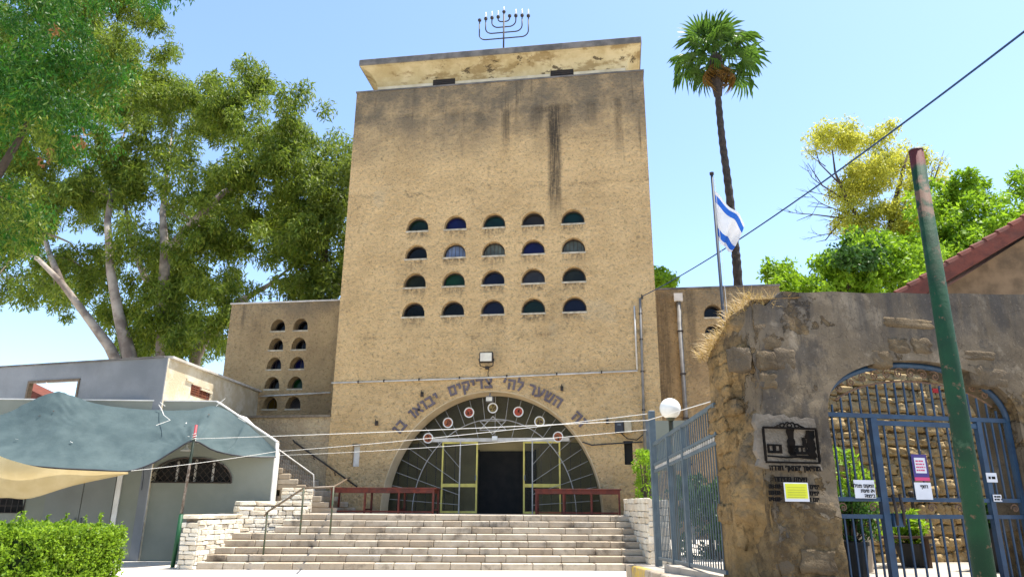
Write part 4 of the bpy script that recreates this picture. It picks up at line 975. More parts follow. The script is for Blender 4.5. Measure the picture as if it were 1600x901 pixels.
# awning pole
pt = AWP(303,688,2.15); pbt = V(pt.x-.12,pt.y,0)
pl_ = thing('awning_pole', pbt, 'thin rusty pole with green foot holding up the awning', 'pole')
ptop = pt+V(.01,0,.42)
MB().tube([V(pbt.x,pbt.y,0), pbt.lerp(ptop,.36)], .055, 10).build('sleeve', M['awnpole'], pl_, smooth=True)
MB().tube([pbt.lerp(ptop,.345), ptop], .036, 10).build('shaft', M['awnpole'], pl_, smooth=True)
MB().tube([pt+V(math.cos(k)*.045,math.sin(k)*.045,.01*k) for k in [i*.6 for i in range(32)]], .01, 4).build('knot', M['rope'], pl_)
hl = thing('hanging_lamp', AWP(291,706,.9), 'small white lamp hanging under the awning by the pole', 'lamp')
p = AWP(291,704,.9)
MB().tube([p+V(0,0,.18),p+V(0,0,.1),p+V(0,0,.05),p], [.02,.03,.09,.16], 12).build('shade', M['white_paint'], hl, smooth=True)
MB().tube([p+V(0,0,.16), p+V(.0,.9,.32)], .012, 5).build('arm', M['conduit'], hl)
MB().tube([AWP(225,722,.5),AWP(224,745,.1),AWP(221,765,.06)], .008, 4).build('cord', M['cable'], ann)
# ================================================================== OLD WALL, GATE AND COURTYARD ON THE RIGHT
WAZ = math.radians(20.7); WA = V(math.cos(WAZ), math.sin(WAZ), 0); WN = V(math.sin(WAZ), -math.cos(WAZ), 0)
WO = CAM + ray(1450,795)*8.7; WO.z = 0
def wp(s, z, d=0.0): return WO + WA*s + V(0,0,z) + WN*d       # d > 0 is towards the viewer
def wpx(px, py, d=0.0): p = hit(px,py,WN,WO+WN*d); return ((p-WO).dot(WA), p.z)
GZ = .62
old = thing('old_wall', wp(-1,GZ), 'ruined plastered stone wall with an arched gateway and broken left end', 'wall')
gs0, gs1, gsp, gtop = -1.22, 1.62, 2.70, 3.40
gcx = (gs0+gs1)/2
garch = [(gs0+(gs1-gs0)/2*(1-math.cos(PI*i/30)), gsp+(gtop-gsp)*math.sin(PI*i/30)**.9) for i in range(31)]
topp = []
for (px,py) in ((1172,478),(1185,470),(1196,478),(1205,468),(1221,455),(1260,457),(1300,455),(1350,458),(1400,457),(1450,459),(1500,458),(1560,460),(1600,460)): topp.append(wpx(px,py))
topp += [(3.2,4.46),(6.5,4.5)]
sl0 = topp[0][0]
outer = [(sl0-.03,.3),(gs0,.3)]+garch+[(gs1,.3),(6.5,.3)]+list(reversed(topp))+[(sl0-.06,3.6),(sl0+.02,3.0),(sl0-.05,2.2),(sl0-.02,1.4)]
# dense front skin, displaced
def inside(p, poly):
    c = False; n_ = len(poly); j = n_-1
    for i in range(n_):
        if (poly[i][1] > p[1]) != (poly[j][1] > p[1]) and p[0] < (poly[j][0]-poly[i][0])*(p[1]-poly[i][1])/(poly[j][1]-poly[i][1])+poly[i][0]: c = not c
        j = i
    return c
def densify(poly, h):
    r = []
    for i in range(len(poly)):
        a, b = poly[i], poly[(i+1)%len(poly)]; L = math.hypot(b[0]-a[0],b[1]-a[1]); k = max(1,int(L/h))
        for q in range(k): r.append((a[0]+(b[0]-a[0])*q/k, a[1]+(b[1]-a[1])*q/k))
    return r
od = densify(outer, .06); pts = [V(p[0],p[1]) for p in od]; nb = len(pts); rg = random.Random(3)
x = sl0
while x < 2.6:
    z = .35
    while z < 4.4:
        p = (x+rg.uniform(-.015,.015), z+rg.uniform(-.015,.015))
        if inside(p, outer) and all(abs(p[0]-q[0])+abs(p[1]-q[1]) > .035 for q in od[::2]): pts.append(V(*p))
        z += .06
    x += .06
res = delaunay_2d_cdt([Vector((p[0],p[1])) for p in pts], [(i,(i+1)%nb) for i in range(nb)], [], 0, 1e-5)
def ruin_disp(s, z):
    q = V(s,z,0); k = max(0,min(1,(s+1.55)/.6)); k2 = max(0,min(1,(z-1.1)/.6)); pla = k*k2
    r = noise.fractal(q*3.1, 1.0, 2.0, 4)*.035 + noise.noise(q*9)*.012
    bl = noise.noise(V(s*1.2,z*1.2,5))*.02
    return r*(1-.75*pla)+bl*.6
m = MB(); vv = res[0]
for p in vv: m.v.append(tuple(wp(p.x,p.y, ruin_disp(p.x,p.y))))
for f in res[2]:
    c = (sum(vv[i].x for i in f)/len(f), sum(vv[i].y for i in f)/len(f))
    if inside(c, outer): m.f.append(tuple(f)); m.mi.append(0)
m.build('wall_face', M['ruin'], old, smooth=True)
# body behind the skin
m = MB(); m.plate(outer, [], lambda a,b,d: wp(a,b,-.07-d), .58)
# skirts from skin edge to body
for i in range(nb):
    a_, b_ = od[i], od[(i+1)%nb]
    A1, B1 = wp(a_[0],a_[1],ruin_disp(*a_)), wp(b_[0],b_[1],ruin_disp(*b_)); m.add([A1,B1,wp(b_[0],b_[1],-.08),wp(a_[0],a_[1],-.08)], [(0,1,2,3)])
m.build('wall_body', M['ruin'], old)
# broken end: eroded face that slopes back
m = MB(); NS, NZ = 44, 120; vs = []
ED = 1.25
def endtop(t): return 4.06-.52*t**.9
for j in range(NZ+1):
    for i in range(NS+1):
        t = i/NS; z = .3+(endtop(t)-.3)*j/NZ
        bulge = .10*math.sin(z*2.3+t*2)+noise.fractal(V(t*3.0,z*2.2,2), 1.0, 2.0, 5)*.13+noise.noise(V(t*11,z*8,4))*.035
        p = wp(sl0+.02-.10*math.sin(PI*t)+bulge*math.sin(PI*min(1,t*1.5+.12)), z, -ED*t+.01); vs.append(p)
m.add(vs, [(j*(NS+1)+i, j*(NS+1)+i+1, (j+1)*(NS+1)+i+1, (j+1)*(NS+1)+i) for j in range(NZ) for i in range(NS)])
# its top, sloping
tops = vs[NZ*(NS+1):]
inn = [wp(sl0+.95, endtop(i/NS)+.12*(1-i/NS), -ED*i/NS) for i in range(NS+1)]
m.add(tops+inn, [(i,i+1,NS+2+i,NS+1+i) for i in range(NS)])
bk = [vs[j*(NS+1)+NS] for j in range(NZ+1)]
m.add(bk+[wp(sl0+.95,p.z,-ED) for p in bk], [(j,j+1,NZ+2+j,NZ+1+j) for j in range(NZ)])
m.add([wp(sl0+.95,.3,-.6),wp(sl0+.95,.3,-ED),wp(sl0+.95,endtop(1),-ED),wp(sl0+.95,endtop(.5)+.06,-.6)], [(0,1,2,3)])
m.build('broken_end', M['ruin_end'], old, smooth=True)
# bare stones where the plaster has fallen
rg = random.Random(12)
RB = []
for i in range(8):           # rough weathered blocks
    bm = bmesh.new(); bmesh.ops.create_cube(bm, size=1); bmesh.ops.subdivide_edges(bm, edges=list(bm.edges), cuts=4, use_grid_fill=True)
    for v_ in bm.verts:
        q = Vector(v_.co); k_ = max(abs(q.x),abs(q.z))*2; v_.co = q*(1-.10*max(0,(q.length/.5-1.0)))
        v_.co += V(noise.noise(q*2.3+V(i*7,0,0)), noise.noise(q*2.3+V(0,i*5,3)), noise.noise(q*2.3+V(3,0,i*9)))*.13 + q.normalized()*noise.noise(q*6+V(i,i,i))*.06
    me = bpy.data.meshes.new('stone'); bm.to_mesh(me); bm.free(); me.materials.append(M['stone_ruin']); me.polygons.foreach_set('use_smooth', [True]*len(me.polygons)); RB.append(me)
def rstone(parent, c, ax, ay, az, sx, sy, sz, mat, rg, tilt=.04):
    o = bpy.data.objects.new('stone', rg.choice(RB)); COL.objects.link(o); o.parent = parent
    o.matrix_local = Matrix.Translation(Vector(c)-base_of(parent)) @ (Matrix((ax, ay, az)).transposed() @ Matrix.Rotation(rg.uniform(-tilt,tilt), 3, 'Y')).to_4x4() @ Matrix.Diagonal((sx, sy, sz, 1))
    return o
def face_stone(s, z, w_, h_, pr=.045): rstone(old, wp(s,z,ruin_disp(s,z)+pr-.09), WA, -WN, Z3, w_, .18, h_, M['stone_ruin'], rg, .03)
z = .55
while z < 3.9:
    h_ = rg.uniform(.2,.34); s = sl0+.0
    lim = -1.28 if z < 1.5 else (sl0+.5 if z < 2.8 else sl0+.42)
    while s < lim-.1:
        w_ = min(rg.uniform(.26,.55), lim-s)
        if rg.random() < (.9 if z < 1.5 else .55) and w_ > .14: face_stone(s+w_/2, z+h_/2, w_-.03, h_-.03, rg.uniform(-.005,.03))
        s += w_
    z += h_
for (px,py,w_,h_) in ((1420,505,.75,.13),(1405,540,.32,.2),(1440,540,.3,.2),(1380,560,.3,.22),(1530,555,.5,.12),(1555,590,.4,.25),(1530,585,.28,.28),(1275,600,.14,.22),(1225,560,.3,.25),(1160,560,.25,.3)):
    s, z = wpx(px,py); face_stone(s, z, w_, h_, rg.uniform(0,.02))
EBm = []
for me_ in RB: q_ = me_.copy(); q_.materials.clear(); q_.materials.append(M['ruin_end']); EBm.append(q_)
def estone(c, w_, h_):
    o = bpy.data.objects.new('stone', rg.choice(EBm)); COL.objects.link(o); o.parent = old
    o.matrix_local = Matrix.Translation(Vector(c)-base_of(old)) @ (Matrix((-WN, WA, Z3)).transposed() @ Matrix.Rotation(rg.uniform(-.2,.2), 3, 'Y')).to_4x4() @ Matrix.Diagonal((w_, .26, h_, 1))
z = .4                                              # end-face stones
while z < 3.4:
    h_ = rg.uniform(.16,.3); t = .1
    while t < .95:
        w_ = rg.uniform(.2,.4)
        if t+w_/ED < 1.05 and rg.random() < .4 and z+h_ < endtop(t+w_/ED/2)-.1:
            estone(wp(sl0+.02-.10*math.sin(PI*(t+w_/ED/2))+.10, z+h_/2, -ED*(t+w_/ED/2)), w_, h_)
        t += w_/ED
    z += h_
# ---- the arched gate
gate = thing('arched_gate', wp(gcx,GZ,-.15), 'blue arched iron gate with scrollwork closing the old gateway', 'gate')
GD = -.16
def gbar(nm, a, b, wx, wy=None, mat='gate_blue', par=None, d=GD): return MB().bar(wp(a[0],a[1],d), wp(b[0],b[1],d), wx, wy or wx, WN).build(nm, M[mat], par or gate)
def arch_z(s): 
    x = max(-1,min(1,(s-gcx)/((gs1-gs0)/2))); return gsp+(gtop-gsp)*math.sqrt(1-x*x)**.9
i0, i1 = gs0+.045, gs1-.045; zt = gsp-.02
MB().tube([wp(a+(gcx-a)*.02,b-.035,GD) for a,b in garch], .04, 8).build('arch_bar', M['gate_blue'], gate, smooth=True)
gbar('stile', (i0,GZ), (i0,gsp), .06); gbar('stile', (i1,GZ), (i1,gsp), .06)
gbar('top_rail', (i0,zt), (i1,zt), .055, .05)
sd0, sd1 = wpx(1383,700)[0], wpx(1550,700)[0]
gbar('door_stile', (sd0,GZ), (sd0,zt-.03), .09, .07); gbar('door_stile', (sd1,GZ), (sd1,zt-.03), .07, .07)
gbar('door_head', (sd0+.046,zt-.085), (sd1-.036,zt-.085), .06, .05)
zl1, zl2 = 1.66, 1.46
for z in (zl1, zl2): 
    gbar('lock_rail', (i0+.03,z), (sd0-.046,z), .05, .04); gbar('lock_rail', (sd0+.046,z), (sd1-.036,z), .05, .04); gbar('lock_rail', (sd1+.036,z), (i1-.03,z), .05, .04)
gbar('bottom_rail', (i0,GZ+.1), (i1,GZ+.1), .05, .04)
def bars(s0, s1, n_, z0, z1f):
    for k in range(1,n_):
        s = s0+(s1-s0)*k/n_; gbar('bar', (s,z0), (s,z1f(s)), .02, .02, d=GD-.005)
bars(i0, sd0, 6, zl1, lambda s: zt); bars(sd0, sd1, 10, zl1, lambda s: zt-.1); bars(sd1, i1, 4, zl1, lambda s: zt)
bars(i0, sd0, 6, GZ+.1, lambda s: zl2); bars(sd0, sd1, 10, GZ+.1, lambda s: zl2); bars(sd1, i1, 4, GZ+.1, lambda s: zl2)
for k in range(1,20):
    s = i0+(i1-i0)*k/20; ze = arch_z(s)-.26
    if ze > zt+.08: gbar('bar', (s,zt), (s,ze), .02, .02, d=GD-.005)
MB().tube([wp(i0+(i1-i0)*(.07+.86*i/30), max(zt+.02,arch_z(i0+(i1-i0)*(.07+.86*i/30))-.25), GD) for i in range(31)], .012, 5).build('inner_arch', M['scroll_brown'], gate)
def scroll(s, z, r, sgn, mat='scroll_brown', ang=0):
    pts = [wp(s+sgn*r*math.exp(-.18*k)*math.cos(k+ang), z+r*math.exp(-.18*k)*math.sin(k+ang), GD) for k in [i*.4 for i in range(26)]]
    MB().tube(pts, .009, 5).build('scroll', M[mat], gate)
for k in range(13):
    t = .10+.80*k/12; s = i0+(i1-i0)*t; scroll(s, arch_z(s)-.145, .085, 1 if k < 6.5 else -1, ang=.6)
for k in range(7):
    s = i0+.12+(i1-i0-.24)*k/6; 
    if abs(s-sd0) > .1 and abs(s-sd1) > .1: scroll(s, (zl1+zl2)/2, .07, 1 if k % 2 else -1)
for dd in (.10,.20):
    MB().tube([wp(sd0+dd,1.72,GD+.05), wp(sd0+dd,1.5,GD+.08), wp(sd0+dd+.01,1.36,GD+.05)], .018, 7).build('handle', M['dark_iron'], gate, smooth=True)
MB().frame(wp(sd0+.14,1.42,GD+.03), WA, WN, Z3, .14, .05, .16).build('lock_box', M['gate_blue'], gate)
# ---- signs on the gate
def sign(nm, quad, d, mat, label, thick=.006):
    (px0,py0),(px1,py1) = quad; a = wpx(px0,py0,d); b = wpx(px1,py1,d)
    o = thing(nm, wp((a[0]+b[0])/2,b[1],d), label, 'sign'); 
    MB().frame(wp((a[0]+b[0])/2,(a[1]+b[1])/2,d), WA, WN, Z3, abs(b[0]-a[0]), thick, abs(a[1]-b[1])).build('plate', M[mat], o)
    return o, a, b
def ink_lines(o, a, b, n_, d, mat, rg2, x0=.1, x1=.9, y0=.12, y1=.9, hh=.35):
    m = MB()
    for k in range(n_):
        z = a[1]+(b[1]-a[1])*(y0+(y1-y0)*(k+.5)/n_); h_ = abs(b[1]-a[1])*(y1-y0)/n_*hh; s = a[0]+(b[0]-a[0])*x0; se = a[0]+(b[0]-a[0])*(x1-rg2.uniform(0,.12))
        while s < se: 
            L = rg2.uniform(.5,2.2)*h_; m.frame(wp(min(s+L/2,se),z,d), WA, WN, Z3, min(L,se-s)*.85+.002, .002, h_); s += L*1.25
    return m.build('print', M[mat], o)
rs = random.Random(2)
o, a, b = sign('camera_notice', ((1333,749),(1369,778)), GD+.05, 'paper', 'white camera notice with black Hebrew lettering on the left of the gate')
m = MB(); H_ = a[1]-b[1]; sz = H_*.2
for k, tx in enumerate(('המקום מצולם','42 שעות','ביממה')):
    line_rtl(m, tx, wp(b[0]-.015, a[1]-H_*(.40+.27*k), GD+.055), WA, Z3, WN, sz*.72, .007, .003)
m.build('lettering', M['ink'], o)
o, a, b = sign('poster', ((1423,709),(1453,751)), GD+.05, 'purple', 'purple and pink poster with a white panel on the gate door')
MB().frame(wp((a[0]+b[0])/2,a[1]-(a[1]-b[1])*.42,GD+.056), WA, WN, Z3, (b[0]-a[0])*.72, .003, (a[1]-b[1])*.58).build('panel', M['paper'], o)
ink_lines(o, a, b, 4, GD+.059, 'pink', rs, .2, .84, .2, .66, .5)
MB().frame(wp((a[0]+b[0])/2,b[1]+(a[1]-b[1])*.07,GD+.056), WA, WN, Z3, (b[0]-a[0])*.98, .003, (a[1]-b[1])*.13).build('band', M['pink'], o)
o, a, b = sign('paper_notice', ((1428,753),(1458,780)), GD+.05, 'paper', 'white sheet of paper below the purple poster on the gate')
m = MB(); line_rtl(m, 'דחוף', wp(b[0]-.05,a[1]-(a[1]-b[1])*.33,GD+.055), WA, Z3, WN, .032, .007, .003); m.build('lettering', M['ink'], o)
o, a, b = sign('small_plate', ((1540,738),(1559,753)), GD+.05, 'paper', 'small white plate on the gate bars right of the green pole')
ink_lines(o, a, b, 1, GD+.056, 'ink', rs, .15, .85, .25, .8, .5)
o, a, b = sign('sticker', ((1551,772),(1566,783)), GD+.05, 'paper', 'small dark printed sticker low on the right of the gate')
ink_lines(o, a, b, 2, GD+.056, 'ink', rs, .1, .95, .1, .9, .6)
# ---- iron relief, lettering and yellow notice on the wall
fr0, fr1 = wpx(1192,667,.10), wpx(1281,723,.10)
ir = thing('iron_relief', wp((fr0[0]+fr1[0])/2,fr1[1],.06), 'black iron picture of trees and houses in a frame on the old wall', 'plaque')
d_ = .10; m = MB()
rq = random.Random(1); MB().plate([(p_[0]+rq.uniform(-.03,.03), p_[1]+rq.uniform(-.03,.03)) for p_ in densify([(fr0[0]-.07,fr1[1]-.06),(fr1[0]+.04,fr1[1]-.06),(fr1[0]+.04,fr0[1]+.14),(fr0[0]-.07,fr0[1]+.16)], .09)], [], lambda a,b,d: wp(a,b,.06-d), .07).build('mortar_panel', M['patch'], ir)
for a_, b_ in (((fr0[0],fr0[1]),(fr1[0],fr0[1])),((fr0[0],fr1[1]),(fr1[0],fr1[1]))): MB().bar(wp(*a_,d_), wp(*b_,d_), .022, .03, WN).build('frame_bar', M['black_iron'], ir)
for a_, b_ in (((fr0[0],fr1[1]+.012),(fr0[0],fr0[1]-.012)),((fr1[0],fr1[1]+.012),(fr1[0],fr0[1]-.012))): MB().bar(wp(*a_,d_), wp(*b_,d_), .022, .026, WN).build('frame_bar', M['black_iron'], ir)
W_, H_ = fr1[0]-fr0[0], fr0[1]-fr1[1]
def rel(x, y): return (fr0[0]+W_*x, fr1[1]+H_*y)
MB().tube([wp(*rel(.22+.56*i/20, 1.02+.16*math.sin(PI*i/20)*(.6+.4*abs(math.sin(i*.9)))), d_) for i in range(21)], .011, 5).build('crest', M['black_iron'], ir)
for s_ in (.36,.5,.64): 
    c_ = rel(s_,1.08); MB().tube([wp(c_[0]+.03*math.cos(k*.5),c_[1]+.022*math.sin(k*.5),d_) for k in range(14)], .008, 4).build('curl', M['black_iron'], ir)
def shape(nm, poly, holes=()): MB().plate([rel(*p) for p in poly], [[rel(*p) for p in h] for h in holes], lambda a,b,d: wp(a,b,d_-.01-d), .008).build(nm, M['black_iron'], ir)
def rect(x0,y0,x1,y1): return [(x0,y0),(x1,y0),(x1,y1),(x0,y1)]
shape('house_shape', rect(.06,.26,.33,.52), [rect(.1,.33,.16,.47),rect(.22,.33,.28,.47)])
shape('house_shape', rect(.46,.24,.80,.5), [rect(.54,.32,.59,.44),rect(.64,.32,.69,.44),rect(.72,.32,.77,.44)])
shape('ground_shape', [(.05,.16),(.4,.12),(.62,.14),(.95,.1),(.95,.2),(.7,.22),(.4,.17),(.05,.2)])
rt = random.Random(5)
def treeshape(cx_, w0, y0, y1):
    L = [(cx_-w0*(.55+.45*rt.random())*(1 if i not in (0,) else .5), y0+(y1-y0)*i/9) for i in range(10)]; Rr = [(cx_+w0*(.55+.45*rt.random()), y0+(y1-y0)*i/9) for i in range(10)]
    shape('tree_shape', L+list(reversed(Rr)))
treeshape(.52,.085,.2,.97); treeshape(.88,.10,.16,.95); treeshape(.76,.05,.5,.74)
lt = thing('museum_lettering', wp(-1.8,1.9,.09), 'black Hebrew museum lettering on the old wall under the iron relief', 'lettering')
# the wall is uneven: letters stand on short pins just in front of it
def wall_text(txt, px_right, py_base, h_px, sw):
    s_, z_ = wpx(px_right, py_base, .09); z2 = wpx(px_right, py_base-h_px, .09)[1]; m = MB()
    line_rtl(m, txt, wp(s_, z_, .09), WA, Z3, WN, z2-z_, sw, .012, .2); m.build('text_line', M['ink'], lt)
wall_text("מוזיאון 'החאן' חדרה", 1282, 735, 6.3, .012)
wall_text('שעות פתיחה', 1261, 752, 6.5, .011)
for k, (tx, tl) in enumerate((("ימים א'",'-00:80'),('ימים ד','-00:80'),('יום ו','-00:90'))):
    wall_text(tx, 1280, 763+k*10, 5.4, .010); wall_text(tl, 1222, 762+k*10, 5.4, .010)
o, a, b = sign('yellow_notice', ((1224,753),(1265,783)), .11, 'paper', 'bright yellow paper notice with white border on the old wall')
MB().frame(wp((a[0]+b[0])/2,(a[1]+b[1])/2+.01,.115), WA, WN, Z3, (b[0]-a[0])*.9, .003, (a[1]-b[1])*.78).build('sheet', M['yellow_paper'], o)
ink_lines(o, a, b, 5, .1185, 'ink_faded', rs, .12, .9, .2, .85, .14)
# ---- courtyard behind the gate
cw = thing('courtyard_wall', wp(1.5,GZ,-3.6), 'warm rubble stone wall of the courtyard seen through the arched gate', 'wall')
CD = -3.4
def cwp(s, z): return wp(s, z, CD)
MB().frame(wp(3.5,2.3,CD-.2), WA, WN, Z3, 6.0, .34, 4.0).build('wall_core', M['court_mortar'], cw)
rg = random.Random(31); z = GZ-.1
CB = []
for me_ in RB: q_ = me_.copy(); q_.materials.clear(); q_.materials.append(M['stone_court']); CB.append(q_)
def cs_(c, w_, h_):
    o = bpy.data.objects.new('stone', rg.choice(CB)); COL.objects.link(o); o.parent = cw
    o.matrix_local = Matrix.Translation(Vector(c)-base_of(cw)) @ (Matrix((WA, -WN, Z3)).transposed() @ Matrix.Rotation(rg.uniform(-.14,.14), 3, 'Y')).to_4x4() @ Matrix.Diagonal((w_, .22, h_, 1))
while z < 4.15:
    h_ = rg.uniform(.10,.21); s = .6+rg.uniform(0,.2)
    while s < 6.0:
        w_ = rg.uniform(.11,.36); cs_(wp(s+w_/2, z+h_/2+rg.uniform(-.03,.03), CD-.045-rg.uniform(0,.06)), w_*1.0, h_*rg.uniform(.8,1.1)); s += w_
    z += h_
slab('courtyard_floor', [wp(-2.0,GZ+.06,-.66), wp(6.3,GZ+.06,-.66), wp(6.3,GZ+.06,-3.4), wp(-2.0,GZ+.06,-3.4)], M['pavement'])
# ---- blue fence with its gate leaf
FD = (F2-F1); FD.z = 0; FLN = FD.length; FD.normalize(); FNm = V(-FD.y, FD.x, 0)
fe = thing('blue_fence', F1, 'blue-grey iron bar fence with a gate leaf between stairs and old wall', 'fence')
def fz(s): return F1.z+(F2.z-F1.z)*s/FLN
def ftop(s): return above(F1,1019,694).z + (above(F2,1110,637).z-above(F1,1019,694).z)*s/FLN
def fp(s, z, d=0.0): return V(F1.x,F1.y,0)+FD*s+V(0,0,z)+FNm*d
FE = FLN+.25
def fbar(nm, a, b, wx, wy=None, mat='fence_blue', d=0.0): return MB().bar(fp(a[0],a[1],d), fp(b[0],b[1],d), wx, wy or wx, FNm).build(nm, M[mat], fe)
MB().frame(fp(-.05,(above(F1,1012,641).z+fz(0))/2-.1), FD, FNm, Z3, .12, .12, above(F1,1012,641).z-fz(0)+.2).build('post', M['fence_blue'], fe, bevel=.008)
for s in (1.28, 2.35): fbar('post', (s,fz(s)-.08), (s,ftop(s)-.02), .07, .07)
zb_ = lambda s: fz(s)+.06; zm_ = lambda s: ftop(s)-.38
for f_, w_ in ((lambda s: ftop(s), .06), (zb_, .05), (zm_, .045), (lambda s: zm_(s)-.12, .045)):
    fbar('rail', (0.02,f_(0.02)), (FE,f_(FE)), w_, .04)
n_ = 34
for k in range(1,n_):
    s = FE*k/n_; fbar('bar', (s,zb_(s)), (s,ftop(s)-.02), .016, .016)
    MB().frame(fp(s, zm_(s)-.06), FD, FNm, Z3, .034, .034, .05).build('collar', M['conduit'], fe)
MB().frame(fp(1.9,fz(1.9)+.95,.04), FD, FNm, Z3, .16, .05, .12).build('lock_box', M['steel'], fe)

# ---- globe lamp
gl_ = V(*(CAM+ray(1047,638)*14.0))
lampo = thing('globe_lamp', (gl_.x,gl_.y,.5), 'white globe lamp on a green post behind the blue fence', 'lamp')
MB().ball(gl_, .205, 28, 16).build('globe', M['globe'], lampo, smooth=True)
MB().tube([V(gl_.x,gl_.y,.5), V(gl_.x,gl_.y,gl_.z-.19)], .045, 10).build('post', M['rail_green'], lampo, smooth=True)
MB().tube([V(gl_.x,gl_.y,gl_.z-.24), V(gl_.x,gl_.y,gl_.z-.185)], [.06,.1], 12).build('collar', M['rail_green'], lampo)
# white service door and bits of wall behind the lamp
bx = thing('notice_board', (6.3,-1.2,.5), 'pale grey framed board standing behind the globe lamp', 'board')
q = at(1043,690,-1.2)
MB().frame(V(q.x,-1.2,q.z-.1), V(1,0,0), V(0,1,0), Z3, 1.3, .06, 1.5).build('panel', M['annex'], bx)
for s in (-.6,.6): MB().frame(V(q.x+s,-1.2,(q.z+.65+.5)/2), V(1,0,0), V(0,1,0), Z3, .08, .09, q.z+.65-.5).build('leg', M['steel'], bx)
# ---- flagpole and flag
fb = V(*(CAM+ray(1131,500)*15.0)); ft = above(fb,1120,272)
fpole = thing('flagpole', (fb.x,fb.y,.5), 'slim grey metal flagpole rising behind the broken wall end', 'flagpole')
MB().tube([V(fb.x,fb.y,.5), V(fb.x,fb.y,4.0), ft], [.045,.04,.03], 10).build('shaft', M['flagpole'], fpole, smooth=True)
MB().tube([ft, ft+V(0,0,.05)], .05, 10).build('cap', M['dark_iron'], fpole)
MB().tube([ft+V(.05,-.03,-.1), V(fb.x+.08,fb.y-.05,4.4)], .006, 4).build('halyard', M['rope'], fpole)
# cloth: bent from a hoist edge (top) downwards, the fly thrown out to the right
zt0 = above(fb,1121,298).z; zt1 = above(fb,1128,384).z
flag = thing('flag', (fb.x,fb.y,zt1), 'drooping white flag with two blue stripes tied to the flagpole', 'flag')
NS, NTT = 48, 36; HO = zt0-zt1; pts = []
pxm = FPX/15.4
def flagp(u_, v_):      # u along fly 0..1, v from top 0..1
    x = .03+.60*u_*(1-.62*v_**1.2) ; z = zt0 - v_*HO*.93 - .62*u_*HO*(1-v_*.72) + .05*math.sin(u_*9+v_*2)
    y = .13*math.sin(u_*7.5+v_*2.5)*(.25+u_)
    return V(fb.x+x, fb.y+y-.02, z)
vs = [flagp(i/NS, j/NTT) for j in range(NTT+1) for i in range(NS+1)]
m = MB()
for j in range(NTT):
    for i in range(NS):
        m.cur = 1 if (3 <= j < 9 or 27 <= j < 33) else 0
        b0 = j*(NS+1)+i; m.f.append((b0,b0+1,b0+NS+2,b0+NS+1)); m.mi.append(m.cur)
m.v = [tuple(p) for p in vs]
m.build('cloth', [M['flag_white'],M['flag_blue']], flag, smooth=True)
# ---- green pole in the foreground
gb = CAM+ray(1537,901)*4.4; gt = above(gb,1431,236)
gpo = thing('green_pole', (gb.x,gb.y,.62), 'thick peeling green pole with reddish top standing before the arched gate', 'pole')
gx = CAM+ray(1431,236)*5.12
tp = V(gx.x,gx.y,gx.z); bt_ = V(gb.x,gb.y,.6)
MB().tube([bt_, bt_.lerp(tp,.5), tp], [.067,.058,.047], 20, True).build('shaft', M['pole'], gpo, smooth=False)
for f in gpo.children[0].data.polygons: f.use_smooth = len(f.vertices) == 4
MB().tube([tp, tp+V(0,0,.012)], [.05,.04], 20).build('cap', M['dark_iron'], gpo)
MB().tube([bt_, bt_+V(0,0,.08)], [.12,.1], 16).build('foot', M['pole'], gpo)
# ---- overhead lines
def sagline(a, b, sag, n_=24): return [a.lerp(b,i/n_)-V(0,0,sag*4*(i/n_)*(1-i/n_)) for i in range(n_+1)]
br_ = at(1003,463,-.12)
e_ = CAM+ray(1600,50)*9.0; e2_ = CAM+ray(1760,-90)*6.6
oc = thing('overhead_cable', br_, 'black overhead cable rising from the tower corner to the upper right', 'cable')
MB().tube(sagline(br_, e_, .25)+[e2_], .016, 7).build('line', M['blue_cable'], oc, smooth=True)
MB().tube([br_, br_+V(0,.12,.1)], .02, 6).build('anchor', M['dark_iron'], oc)
MB().tube([br_+V(.03*math.cos(k),.0,.03*math.sin(k)-.05) for k in [i*.7 for i in range(14)]], .02, 5).build('coil', M['cable'], oc)
fpost = above(F1,1012,672)+V(-.06,0,0); 
wz_ = lambda px,py,D: CAM+ray(px,py)*D
def rope(lbl, pts, r=.0065): MB().tube(pts, r, 5).build('rope', M['rope'], None, label=lbl, cat='rope')
pA = pt+V(0,0,.05)
rope('white rope from the awning pole to the old wall, highest of the ropes', sagline(pA, CAM+ray(1012,656)*12.2, .02, 12)+[CAM+ray(1110,627)*9.4])
rope('white rope from the awning front edge to the fence post', sagline(AWP(205,735,2.7), CAM+ray(430,705)*18.6, .03, 8)+sagline(CAM+ray(430,705)*18.6, CAM+ray(1011,646)*13.0, .05, 12)[1:])
rope('thin white rope from the annex corner to the fence post, lowest of the ropes', sagline(AWP(431,711,.08), CAM+ray(1010,671)*13.0, .06, 14), .005)

# ---- red-roofed house behind the old wall
rh = thing('red_roofed_house', (14,-6,.5), 'stone gable with a dark red tiled roof behind the old wall', 'building')
RD = 14.5
def rp(px,py,D=RD): return CAM+ray(px,py)*D
va, vb = rp(1405,462), rp(1640,322)
inw = V(.35,.94,0); 
m = MB(); g0 = rp(1400,520); 
gq = [V(va.x,va.y,.5), V(vb.x+3,vb.y+1.2,.5), V(vb.x+3,vb.y+1.2,vb.z+1.2), V(vb.x,vb.y,vb.z-.25), V(va.x+.5,va.y+.2,va.z-.05)]
m.add([p+inw*.25 for p in gq]+[p+inw*.6 for p in gq], [(0,1,2,3,4),(5,6,7,8,9)]+[(i,(i+1)%5,5+(i+1)%5,5+i) for i in range(5)]).build('gable_wall', M['gable'], rh)
rd_ = (vb-va).normalized(); rs_ = va-rd_*.3; re_ = vb+rd_*3
rnrm = rd_.cross(inw).normalized()
if rnrm.z < 0: rnrm = -rnrm
MB().frame((rs_+re_)/2+inw*2.6-rnrm*.06, rd_, inw, rnrm, (re_-rs_).length, 5.4, .10).build('roof_deck', M['tile_red'], rh)
